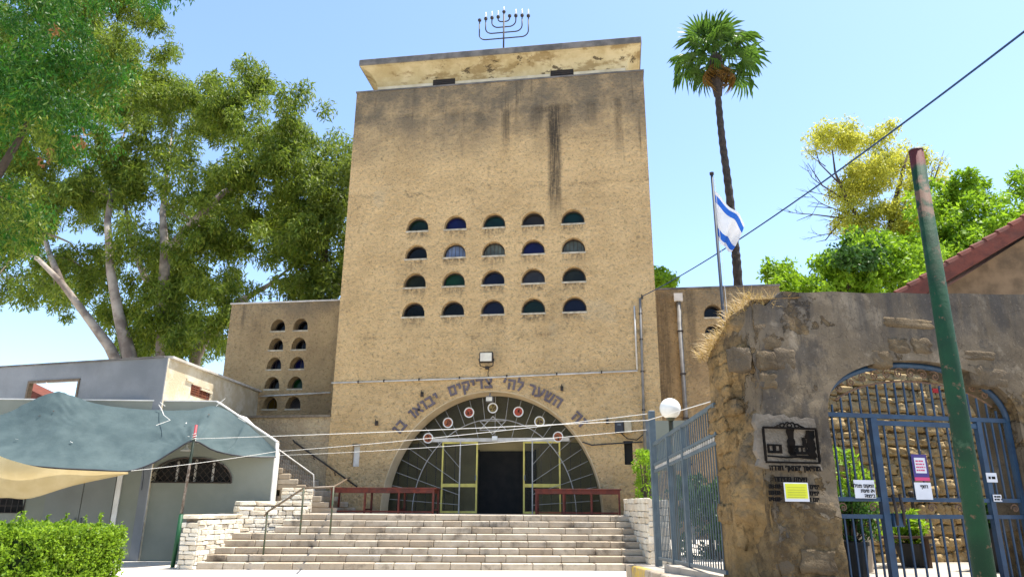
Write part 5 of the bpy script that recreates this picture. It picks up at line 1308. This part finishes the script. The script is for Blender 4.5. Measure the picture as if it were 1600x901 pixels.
MB().frame((rs_+re_)/2-inw*.12-rnrm*.13, rd_, inw, rnrm, (re_-rs_).length, .06, .26).build('verge_board', M['tile_red'], rh)
n_ = int((re_-rs_).length/.3)
for k in range(n_):
    p = rs_+rd_*(.3*k+.15); 
    for j in range(3): 
        MB().tube([p-rd_*.19+inw*(.2*j-.05)+rnrm*.03, p+rd_*.19+inw*(.2*j-.05)+rnrm*.0], [.10,.085], 8).build('tile', M['tile_red'], rh)

# ================================================================== VEGETATION
def leaf_mesh(name, centres, mat, parent, n, size, seed, droop=.4, spread=.35, aspect=.28, up=.3, kind=None, label=None, cat=None, group=None):
    """n leaves per centre scattered about each (x,y,z,r) centre; every leaf one folded quad"""
    r = np.random.default_rng(seed); C_ = np.array([[c[0],c[1],c[2]] for c in centres]); Rr = np.array([c[3] for c in centres])
    C_ = np.repeat(C_, n, 0); Rr = np.repeat(Rr, n); N = len(C_)
    d = r.normal(size=(N,3)); d /= np.linalg.norm(d,axis=1)[:,None]
    P = C_ + d*(Rr*r.random(N)**.45)[:,None]
    ax = d*.6 + r.normal(size=(N,3))*.7; ax[:,2] -= droop; ax /= np.linalg.norm(ax,axis=1)[:,None]
    nr = r.normal(size=(N,3)); nr[:,2] += up; nr += d*.5
    sd = np.cross(ax,nr); sd /= np.linalg.norm(sd,axis=1)[:,None]+1e-9
    L = size*(.6+.8*r.random(N)); W = L*aspect
    off = np.array(base_of(parent)) if parent else np.zeros(3)
    P = P-off
    a = P-ax*(L/2)[:,None]; b = P+sd*(W/2)[:,None]; c = P+ax*(L/2)[:,None]; e = P-sd*(W/2)[:,None]
    vs = np.stack([a,b,c,e],1).reshape(-1,3).astype(np.float32)
    me = bpy.data.meshes.new(name); me.vertices.add(4*N); me.vertices.foreach_set('co', vs.ravel())
    me.loops.add(4*N); me.loops.foreach_set('vertex_index', np.arange(4*N,dtype=np.int32))
    me.polygons.add(N); me.polygons.foreach_set('loop_start', np.arange(0,4*N,4,dtype=np.int32))
    me.update(); me.validate(); me.materials.append(mat)
    o = link(name, me, parent); tag(o, label, cat, group, kind); return o
def subclumps(clumps, k, seed, sr=.42):
    """each (p, rx, rz) clump becomes k small leaf sprays, mostly near its surface"""
    r = random.Random(seed); out = []
    for (p, rx, rz) in clumps:
        for _ in range(k):
            d = V(r.gauss(0,1), r.gauss(0,1), r.gauss(0,1)).normalized(); q = r.random()**.4
            out.append((p.x+d.x*rx*q, p.y+d.y*rx*q, p.z+d.z*rz*q, sr*r.uniform(.7,1.35)))
    return out
def branches(parent, limbs, tips, mat, seed, r0=.05, name='branch', maxn=400):
    """limbs: list of (points, radii); tips: points joined to the nearest limb by bent twigs"""
    r = random.Random(seed); nodes = []
    for pts, rad in limbs:
        MB().tube(pts, rad, 9).build('limb', mat, parent, smooth=True)
        for i in range(len(pts)-1):
            for k in range(5): nodes.append((Vector(pts[i]).lerp(Vector(pts[i+1]),k/5), rad[i]))
    tips = sorted(tips, key=lambda t: min((Vector(t)-n_[0]).length for n_ in nodes))[:maxn]
    for t in tips:
        t = Vector(t); cand = [n_ for n_ in nodes if n_[0].z < t.z+1.2] or nodes
        n0 = min(cand, key=lambda n_: (t-n_[0]).length*(1+.0*r.random())); L = (t-n0[0]).length
        if L < .15: continue
        b = min(n0[1]*.6, r0*(.5+L*.25)); mid = n0[0].lerp(t,.5)+V(r.uniform(-.12,.12),r.uniform(-.12,.12),r.uniform(.0,.2))*L
        pts = [n0[0], n0[0].lerp(mid,.5)+V(0,0,.02*L), mid, mid.lerp(t,.55), t]; rad = [b,b*.8,b*.6,b*.4,b*.2]
        MB().tube(pts, rad, 5, False).build(name, mat, parent, smooth=True, recalc=False)
        for i in range(1,4): nodes.append((pts[i],rad[i]))
def poly_clumps(poly, n, Yr, rr, seed, gaps=(), zf=.8):
    r = random.Random(seed); out = []; xs = [p[0] for p in poly]; ys = [p[1] for p in poly]; tries = 0
    while len(out) < n and tries < 40000:
        tries += 1; x = r.uniform(min(xs),max(xs)); y = r.uniform(min(ys),max(ys))
        if not inside((x,y),poly): continue
        if any(math.hypot(x-g[0],y-g[1]) < g[2] for g in gaps): continue
        Y = r.uniform(*Yr); p = at(x,y,Y); rx = r.uniform(*rr)
        if any((p-q[0]).length < .62*rx for q in out): continue
        out.append((p, rx, rx*zf))
    return out
def P3(L, Y): return [at(px,py,Y+dy) for (px,py,dy) in L]

# ---- the great eucalyptus
eu = thing('eucalyptus_tree', at(225,620,9), 'huge spreading eucalyptus with pale trunks behind the old house', 'tree')
bz = at(215,600,9)
limbs = [
 (P3([(212,640,0),(203,560,0),(185,490,-.3),(173,425,-.6),(168,345,-.2),(176,285,1),(190,220,3),(215,160,4.5)],5.6), [.4,.34,.24,.20,.16,.11,.06,.015]),
 (P3([(200,600,0),(170,540,-.5),(125,480,-1),(95,440,-1.6),(60,405,-2),(15,385,.5),(-30,360,2)],5.6), [.28,.23,.17,.14,.10,.055,.015]),
 (P3([(95,440,-1.6),(75,390,-.5),(60,330,1.5),(50,280,3)],5.6), [.17,.12,.07,.015]),
 (P3([(258,640,1),(256,560,1),(254,480,.8),(258,400,.6),(254,330,1.2),(262,260,3),(270,200,4.5)],5.6), [.42,.36,.3,.23,.15,.08,.015]),
 (P3([(258,400,.6),(290,360,.2),(315,335,0),(350,300,.8),(390,280,2),(430,245,3.5)],5.6), [.26,.22,.19,.14,.08,.015]),
 (P3([(295,640,1.5),(305,560,1.5),(335,500,1.2),(385,465,1),(420,445,1.8),(470,405,3)],5.6), [.3,.26,.2,.15,.1,.015]),
 (P3([(254,480,.8),(225,430,1.5),(205,380,1.5),(195,310,2)],5.6), [.2,.16,.12,.07]),
]
crown = [(-90,-70),(280,-70),(250,0),(240,30),(245,85),(330,118),(430,132),(478,172),(500,225),(490,300),(500,400),(470,455),(375,470),(350,545),(300,560),(190,552),(150,515),(60,488),(0,478),(-90,470)]
gaps = [(195,330,24),(228,345,26),(215,395,14),(160,205,14),(300,420,14),(330,500,14),(150,300,12),(290,250,10),(410,330,12),(85,340,0),(125,560,42),(70,545,44),(135,380,20),(150,345,12),(180,400,10),(345,580,16),(95,385,10)]
cl = poly_clumps(crown, 235, (4.8,13.5), (1.0,1.9), 5, gaps, .72)
sc = subclumps(cl, 9, 6, .6)
branches(eu, limbs, [c[0] for c in cl], M['bark_euc'], 8, .075)
leaf_mesh('crown', sc, M['leaf_euc'], eu, 190, .27, 9, droop=.9, aspect=.24)
# ---- second tree close to the tower
t2_ = thing('leafy_tree', at(500,560,7), 'yellow-green leafy tree squeezed between eucalyptus and tower', 'tree')
cl = poly_clumps([(490,250),(560,240),(560,470),(430,475),(440,400),(480,330)], 34, (5.5,9.5), (.8,1.5), 15, (), .75)
branches(t2_, [(P3([(490,640,0),(492,540,0),(500,450,0),(512,360,0),(522,300,0)],7), [.3,.26,.2,.13,.06]), (P3([(500,450,0),(470,420,-.3),(450,400,-.5)],7), [.14,.1,.05])], [c[0] for c in cl], M['bark_dark'], 4, .05)
leaf_mesh('crown', subclumps(cl, 9, 16, .5), M['leaf_olive'], t2_, 120, .23, 17, droop=.5, aspect=.34)
# ---- foliage of the nearer tree, upper left
nt = thing('street_tree', (-10.5,-11.5,0), 'nearer leafy tree with bright green and yellowish drooping foliage at upper left', 'tree')
NY = -11.0
poly = [(-160,-120),(300,-120),(262,-12),(180,24),(150,70),(170,110),(150,160),(148,215),(110,270),(60,330),(28,365),(0,400),(-160,420)]
cl = poly_clumps(poly, 74, (NY-1.8,NY+1.6), (.55,.95), 25, ((215,70,50),(130,140,14)), .7)
trunk = [V(-11.2,-11.6,0), V(-11.0,-11.5,2.5), V(-10.7,-11.4,4.5), V(-10.2,-11.2,6.5), V(-9.6,-11.1,8.5), V(-9.0,-11,10.5)]
branches(nt, [(trunk, [.28,.24,.2,.16,.1,.05]), ([V(-10.7,-11.4,4.5),V(-9.8,-11.3,5.6),V(-8.9,-11.2,6.4)], [.12,.09,.05])], [c[0] for c in cl], M['bark_dark'], 3, .035)
low = [c for c in cl if c[0].z < at(0,250,NY).z]; hi = [c for c in cl if c not in low]
leaf_mesh('crown', subclumps(hi, 12, 26, .30), M['leaf_near'], nt, 80, .135, 27, droop=1.0, aspect=.26)
leaf_mesh('crown', subclumps(low, 12, 28, .30), M['leaf_euc'], nt, 44, .135, 29, droop=1.0, aspect=.26)
leaf_mesh('crown', subclumps(low, 9, 38, .32), M['leaf_near'], nt, 44, .135, 39, droop=1.0, aspect=.26)
leaf_mesh('dry_leaves', subclumps([(at(128,215,NY-1.9),.25,.25),(at(88,52,NY-1.9),.15,.15),(at(72,245,NY-1.9),.2,.25)], 5, 31, .1), M['leaf_dead'], nt, 6, .11, 32, droop=1.0, aspect=.3)
# ---- trees on the right
yt = thing('yellow_tree', at(1390,560,16), 'tall yellow-leaved tree with bare thin branches on its left side', 'tree')
limbs = [(P3([(1400,600,0),(1395,480,0),(1385,400,0),(1395,330,0),(1410,270,0),(1420,235,0)],16), [.3,.27,.22,.16,.1,.05]),
 (P3([(1385,405,0),(1355,360,-.3),(1325,315,-.6),(1305,270,-.8),(1300,230,-1)],16), [.18,.14,.1,.06,.03]),
 (P3([(1355,360,-.3),(1310,340,-.4),(1270,335,-.5),(1245,345,-.6)],16), [.06,.05,.03,.012]), (P3([(1325,315,-.6),(1285,290,-.5),(1262,255,-.5)],16), [.06,.04,.015]),
 (P3([(1340,340,-.4),(1300,325,0),(1262,322,.3)],16), [.045,.03,.012]), (P3([(1310,285,-.7),(1280,255,-.5),(1272,222,-.4)],16), [.05,.03,.012]), (P3([(1330,325,-.5),(1290,375,-.3),(1275,378,-.3)],16), [.04,.03,.012]), (P3([(1420,300,0),(1460,280,.3),(1475,235,.4)],16), [.06,.04,.012])]
cl = poly_clumps([(1275,205),(1325,195),(1340,225),(1310,240),(1280,235)], 7, (14.8,16.8), (.5,.8), 41, (), .7)
cl += poly_clumps([(1345,215),(1400,205),(1450,240),(1480,300),(1492,425),(1400,430),(1350,395),(1300,335),(1325,280)], 66, (14.5,17.8), (.6,1.1), 42, (), .7)
branches(yt, limbs, [c[0] for c in cl], M['bark_dark'], 5, .035)
rb_ = random.Random(9)
def bare(p, d, L, r_, depth):        # a bare forking twig
    pts = [p]; dd = Vector(d)
    for k in range(4): dd = (dd+V(rb_.gauss(0,.16),rb_.gauss(0,.16),rb_.gauss(.03,.14))).normalized(); pts.append(pts[-1]+dd*L/4)
    MB().tube(pts, [r_,r_*.85,r_*.7,r_*.5,r_*.3], 4, False).build('twig', M['bark_dark'], yt, recalc=False)
    if depth > 0:
        for k in range(3): bare(pts[1+k], (dd+V(rb_.gauss(0,.55),rb_.gauss(0,.4),rb_.gauss(.1,.5))).normalized(), L*rb_.uniform(.45,.7), r_*.6, depth-1)
for px,py,dx_,dz_ in [(1270,335,-1,.0),(1285,290,-.8,.5),(1300,325,-1,.2),(1290,260,-.6,.8),(1300,365,-1,.1),(1320,340,-1,-.3),(1305,310,-1,.5),(1455,285,.3,1),(1340,365,-1,-.1)]:
    bare(at(px,py,15.6), V(dx_,rb_.uniform(-.3,.3),dz_).normalized(), rb_.uniform(1.1,1.7), .03, 2)
leaf_mesh('crown', subclumps(cl, 10, 43, .5), M['leaf_yellow'], yt, 66, .22, 44, droop=.7, aspect=.3)
def round_tree(poly, n, Y, rr, seed, label, mat, trunk_px, leafn=75, size=.24, bark='bark_dark', name='round_tree', gaps=()):
    cl = poly_clumps(poly, n, (Y-1.6,Y+1.8), rr, seed, gaps, .75); b = at(trunk_px[0],trunk_px[1],Y); o = thing(name, (b.x,b.y,.5), label, 'tree', 'green trees behind the old wall')
    top = sum((c[0] for c in cl), V(0,0,0))/len(cl)
    branches(o, [([V(b.x,b.y,.5), V(b.x+.1,b.y,2.5), V(b.x,b.y,top.z-.6), top], [.22,.18,.12,.06])], [c[0] for c in cl], M[bark], seed, .04)
    leaf_mesh('crown', subclumps(cl, 9, seed+1, .42), mat, o, leafn, size, seed+2, droop=.4, aspect=.4); return o
round_tree([(1215,425),(1250,410),(1285,425),(1280,470),(1215,470)], 9, 8, (.5,.8), 51, 'small green tree showing over the wall left of the yellow tree', M['leaf_green'], (1248,600))
round_tree([(1290,420),(1325,378),(1395,372),(1440,400),(1450,470),(1280,470)], 30, 9, (.6,1.1), 54, 'dark and bright green tree under the yellow tree', M['leaf_green'], (1360,600))
round_tree([(1320,385),(1350,368),(1375,385),(1370,430),(1320,430)], 8, 8, (.5,.7), 57, 'dark green bushy tree in front of the yellow trunk', M['leaf_dark'], (1345,600))
round_tree([(1455,290),(1500,278),(1545,300),(1560,340),(1560,460),(1420,460),(1440,380)], 44, 11, (.7,1.2), 60, 'light green rounded tree behind the green pole', M['leaf_green'], (1500,600))
round_tree([(1565,285),(1600,270),(1700,290),(1700,420),(1560,400)], 22, 12, (.8,1.2), 63, 'light green tree at the right edge above the red roof', M['leaf_green'], (1620,600))
round_tree([(1020,435),(1040,430),(1050,445),(1030,460),(1020,460)], 4, 11, (.5,.7), 66, 'tip of a green tree peeping over the right wing beside the tower', M['leaf_green'], (1034,600))
# ---- palm
PY = 12.0
palm = thing('fan_palm', at(1156,560,PY), 'tall fan palm with a slim dark trunk behind the right wing', 'palm tree')
tr_ = [at(1158,640,PY), at(1155,470,PY), at(1148,380,PY), at(1138,290,PY), at(1128,215,PY), at(1121,140,PY), at(1118,90,PY)]
tr_[0].z = 0
def smooth_path(pts, n_):
    L = [(p.x,p.y,p.z) for p in pts]; return [V(*samp(L,i/n_)) for i in range(n_+1)]
tp_ = smooth_path(tr_, 60); MB().tube(tp_, [.24-.09*i/60+(.022 if i % 2 else -.01) for i in range(61)], 12).build('trunk', M['bark_palm'], palm, smooth=False)
hub = tr_[-1]
MB().tube([at(1122,150,PY), at(1120,125,PY), hub, hub+V(0,0,.3)], [.22,.36,.34,.15], 12).build('leaf_base', M['bark_palm'], palm)
def frond_mesh(seed, dry=False):
    r = random.Random(seed); m = MB(); Lp = 1.25; pet = [V(0,0,0), V(.5,0,.10), V(Lp,0,.02)]
    m.tube(pet, [.035,.026,.016], 5); n_ = 22
    for k in range(n_):
        a = math.radians(-125+250*k/(n_-1)); Lf = (1.05 if abs(a) < 1.3 else .85)*r.uniform(.9,1.08)
        d = V(math.cos(a), math.sin(a), 0); sd = V(-d.y,d.x,0); base = V(Lp,0,.02); dr = r.uniform(.10,.42)*(1 if not dry else 2.5)
        p1 = base+d*Lf*.55+V(0,0,.05-dr*.2); p2 = base+d*Lf*.85+V(0,0,-dr*.7); p3 = base+d*Lf+V(0,0,-dr*2.0); w1 = .062
        m.add([base, p1+sd*w1+V(0,0,.02), p1-sd*w1+V(0,0,.02), p1-V(0,0,.02), p2+sd*w1*.5, p2-sd*w1*.5, p3], [(0,1,3),(0,3,2),(1,4,3),(3,5,2),(3,4,6),(3,6,5)])
    me = bpy.data.meshes.new('frond'); me.from_pydata([tuple(v_) for v_ in m.v], [], m.f); me.materials.append(M['leaf_palm_dry' if dry else 'leaf_palm']); return me
fm = [frond_mesh(i) for i in range(4)]; fd = [frond_mesh(20+i, True) for i in range(2)]
rp_ = random.Random(77); ofs = hub-base_of(palm)
for k in range(35):
    dry = k >= 31; az = k*2.39996+rp_.uniform(-.2,.2); t = k/31
    el = math.radians(82-t*118+rp_.uniform(-8,8)) if not dry else math.radians(-58+rp_.uniform(-22,14))
    o = link('frond', (fd if dry else fm)[k % 2 if dry else k % 4], palm)
    s_ = rp_.uniform(.8,1.32)*(.62 if dry else 1)
    o.matrix_local = Matrix.Translation(ofs+V(0,0,.25-.5*t)) @ Matrix.Rotation(az,4,'Z') @ Matrix.Rotation(-el,4,'Y') @ Matrix.Rotation(rp_.uniform(-.5,.5),4,'X') @ Matrix.Scale(s_,4)
# ---- hedge
ht = at(195,828,-13.0)
hx1 = gnd(192,884,.45).x
hb = thing('hedge', (-7,-11.5,0), 'clipped bright green hedge in the lower left corner', 'hedge')
HX1, HX0, HY0, HY1, HZ = -2.95, -9.5, -14.2, -12.2, 1.20
hp = CAM+ray(138,850)*11.0
HX1 = hp.x; HY0, HY1 = hp.y-.9, hp.y+.9; HX0 = HX1-5; HZ = 1.17
MB().box((HX0+.12,HY0+.12,0),(HX1-.14,HY1-.12,HZ-.12)).build('twigs', M['hedge_core'], hb)
r = np.random.default_rng(5); cs = []
def hz(x, y): return HZ+.10*noise.noise(V(x*1.3,y*1.3,0))+.07*noise.noise(V(x*4,y*4,3))-.35*max(0,(x-HX1+.35)/.35)**2*.6
for k in range(5200):
    f_ = r.random()
    x = r.uniform(HX0,HX1); y = r.uniform(HY0,HY1)
    if f_ < .42: p = (x, y, hz(x,y)-abs(r.normal())*.04)
    elif f_ < .8: zz_ = r.uniform(.0,1)*HZ; p = (x, HY0+abs(r.normal())*.06+.16*noise.noise(V(x*2.6,zz_*2.6,1))+.12*max(0,zz_/HZ-.8)/.2, zz_)
    else: p = (HX1-abs(r.normal())*.05-.12*r.random()**3, y, r.uniform(0,1)*HZ)
    cs.append((p[0],p[1],p[2],.05+.05*r.random()))
leaf_mesh('foliage', cs, M['leaf_hedge'], hb, 14, .055, 6, droop=-.2, aspect=.5, up=.8)
leaf_mesh('dry_leaves', [cs[k] for k in range(0,5200,90)], M['leaf_palm_dry'], hb, 3, .05, 7, droop=.2, aspect=.5)
rs2 = random.Random(8); m = MB(); cs = []
for k in range(46):
    x, y = rs2.uniform(HX0,HX1-.1), rs2.uniform(HY0,HY1); p = V(x,y,HZ-.08); q = p+V(rs2.uniform(-.08,.14),rs2.uniform(-.05,.05),rs2.uniform(.12,.32)); m.tube([p,q], [.005,.003], 4, False)
    for j in range(6): t = p.lerp(q,.3+.7*j/5); cs.append((t.x,t.y,t.z,.03))
m.build('shoot', M['leaf_hedge'], hb, recalc=False); leaf_mesh('foliage', cs, M['leaf_hedge'], hb, 7, .05, 16, droop=-.5, aspect=.45, up=.5)
# ---- dry grass on the broken wall
cs = []; rgq = random.Random(6); m = MB()
for k in range(2400):
    t = rgq.random(); 
    if rgq.random() < .75: b0 = wp(sl0+rgq.uniform(-.12,.4), endtop(t)+.02+rgq.uniform(-.05,.1)*(1), -ED*t)
    else: b0 = wp(sl0+rgq.uniform(.1,.6), topp[1][1]+rgq.uniform(-.05,.06), -rgq.uniform(.05,.55))
    d_ = V(rgq.gauss(-.25,.45), rgq.gauss(-.1,.45), rgq.uniform(.2,1)).normalized()*rgq.uniform(.08,.26); sd_ = d_.orthogonal().normalized()*.005
    b0 = b0-V(0,0,.05)
    m.add([b0-sd_, b0+sd_, b0+d_*.6+sd_*.7, b0+d_*1.05-V(0,0,.05), b0+d_*.6-sd_*.7], [(0,1,2,4),(4,2,3)])
m.build('dry_grass', M['dry_grass'], None, kind='stuff', recalc=False, label='dry straw-coloured grass growing on the broken wall end', cat='grass')
# ---- shrubs behind the fence and by the landing
def shrub(name, boxes, n, seed, mat, label, leafn=30, size=.11, cat='shrub'):
    r = random.Random(seed); c0 = boxes[0]; o = thing(name, ((c0[0]+c0[1])/2,(c0[2]+c0[3])/2,c0[4]), label, cat); cs = []; m = MB()
    for k in range(n):
        b = r.choice(boxes); p = V(r.uniform(b[0],b[1]), r.uniform(b[2],b[3]), b[4]+(b[5]-b[4])*r.random()**.8); cs.append((p.x,p.y,p.z,.16*r.uniform(.7,1.4)))
        if k % 4 == 0: m.tube([V(p.x+(((b[0]+b[1])/2)-p.x)*.5, p.y+.1, b[4]), V((p.x+(b[0]+b[1])/2)/2,p.y+.05,(p.z+b[4])/2), p], [.02,.014,.006], 5, False)
    m.build('stem', M['bark_dark'], o, recalc=False); leaf_mesh('foliage', cs, mat, o, leafn, size, seed+1, droop=.3, aspect=.45); return o
shrub('shrub', [(5.45,8.0,-8.4,-6.6,.5,2.1)], 240, 81, M['leaf_dark'], 'green shrubbery growing behind the blue fence', 46, .12)
shrub('ivy', [(4.75,5.25,-2.4,-.5,1.7,3.2)], 70, 84, M['leaf_green'], 'ivy and leaves hanging over the rough wall right of the landing', 34, .09, 'ivy')
# ---- pots and planting in the courtyard
def cpos(px, py, d): p = hit(px,py,WN,WO+WN*d); return p
def potted(px, py_top, d, pot_r, pot_h, matpot, label, foliage_h, fr, flowers, seed, leaf='leaf_dark'):
    p = cpos(px,py_top,d); b = V(p.x,p.y,GZ+.06); o = thing('potted_plant', b, label, 'plant')
    MB().tube([b, b+V(0,0,pot_h*.9), b+V(0,0,pot_h*.9), b+V(0,0,pot_h)], [pot_r*.75,pot_r,pot_r*1.1,pot_r*1.1], 16).build('pot', M[matpot], o)
    r = random.Random(seed); cs = []; m = MB()
    for k in range(34):
        q = b+V(r.gauss(0,fr*.5), r.gauss(0,fr*.5), pot_h+foliage_h*r.random()**.7); cs.append((q.x,q.y,q.z,.13)); m.tube([b+V(0,0,pot_h*.9), b.lerp(q,.6)+V(0,0,.1), q], [.012,.009,.004], 4, False)
    m.build('stem', M['bark_dark'], o, recalc=False); leaf_mesh('foliage', cs, M[leaf], o, 26, .13, seed, droop=-.2, aspect=.25)
    if flowers:
        for k in range(flowers):
            q = b+V(r.gauss(0,fr*.45), r.gauss(0,fr*.4)-.1, pot_h+foliage_h*r.uniform(.15,.6)); MB().ball(q, .035, 8, 5).build('flower', M['flower'], o)
potted(1342,880,-1.9,.24,.55,'terracotta','flowering shrub with red blossoms in a pale pot inside the gate',1.15,.34,9,91,'leaf_green')
potted(1334,880,-1.0,.2,.45,'black_pot','dark leafy plant in a black pot just behind the gate bars',.55,.22,0,93)
potted(1430,880,-2.6,.26,.35,'black_pot','low leafy plant in a dark pot behind the gate handle',.4,.3,0,95,'leaf_green')
potted(1560,880,-1.6,.24,.6,'black_pot','plant in a black pot at the right side of the courtyard',.35,.25,0,97)
be = thing('bench', cpos(1385,880,-2.3)*1.0, 'dark wooden bench standing in the courtyard behind the gate', 'bench')
bp = cpos(1395,880,-2.4); bp.z = GZ+.06; be.location = bp
for k in range(3): MB().frame(bp+WN*(.12*k-.12)+Z3*.45, WA, WN, Z3, 1.3, .1, .035).build('slat', M['bench_wood'], be)
for s in (-.55,.55):
    for d_ in (-.12,.12): MB().frame(bp+WA*s+WN*d_+Z3*.215, WA, WN, Z3, .06, .06, .43).build('leg', M['bench_wood'], be)
q = cpos(1462,610,-3.1); rsn = thing('red_plate', q, 'small red plate fixed high on the courtyard wall', 'sign')
MB().frame(q, WA, WN, Z3, .12, .02, .08).build('plate', M['red_sign'], rsn)
dr = cpos(1440,880,-3.0); 
q = V(dr.x,dr.y,GZ+.06); ps = thing('hose_post', q, 'slim black post standing against the courtyard wall', 'post')
MB().tube([q, q+Z3*1.1], .03, 8).build('shaft', M['dark_iron'], ps); MB().ball(q+Z3*1.12, .05, 10, 6).build('knob', M['dark_iron'], ps)
# ---- hidden side: a row of street trees behind the viewer is left out
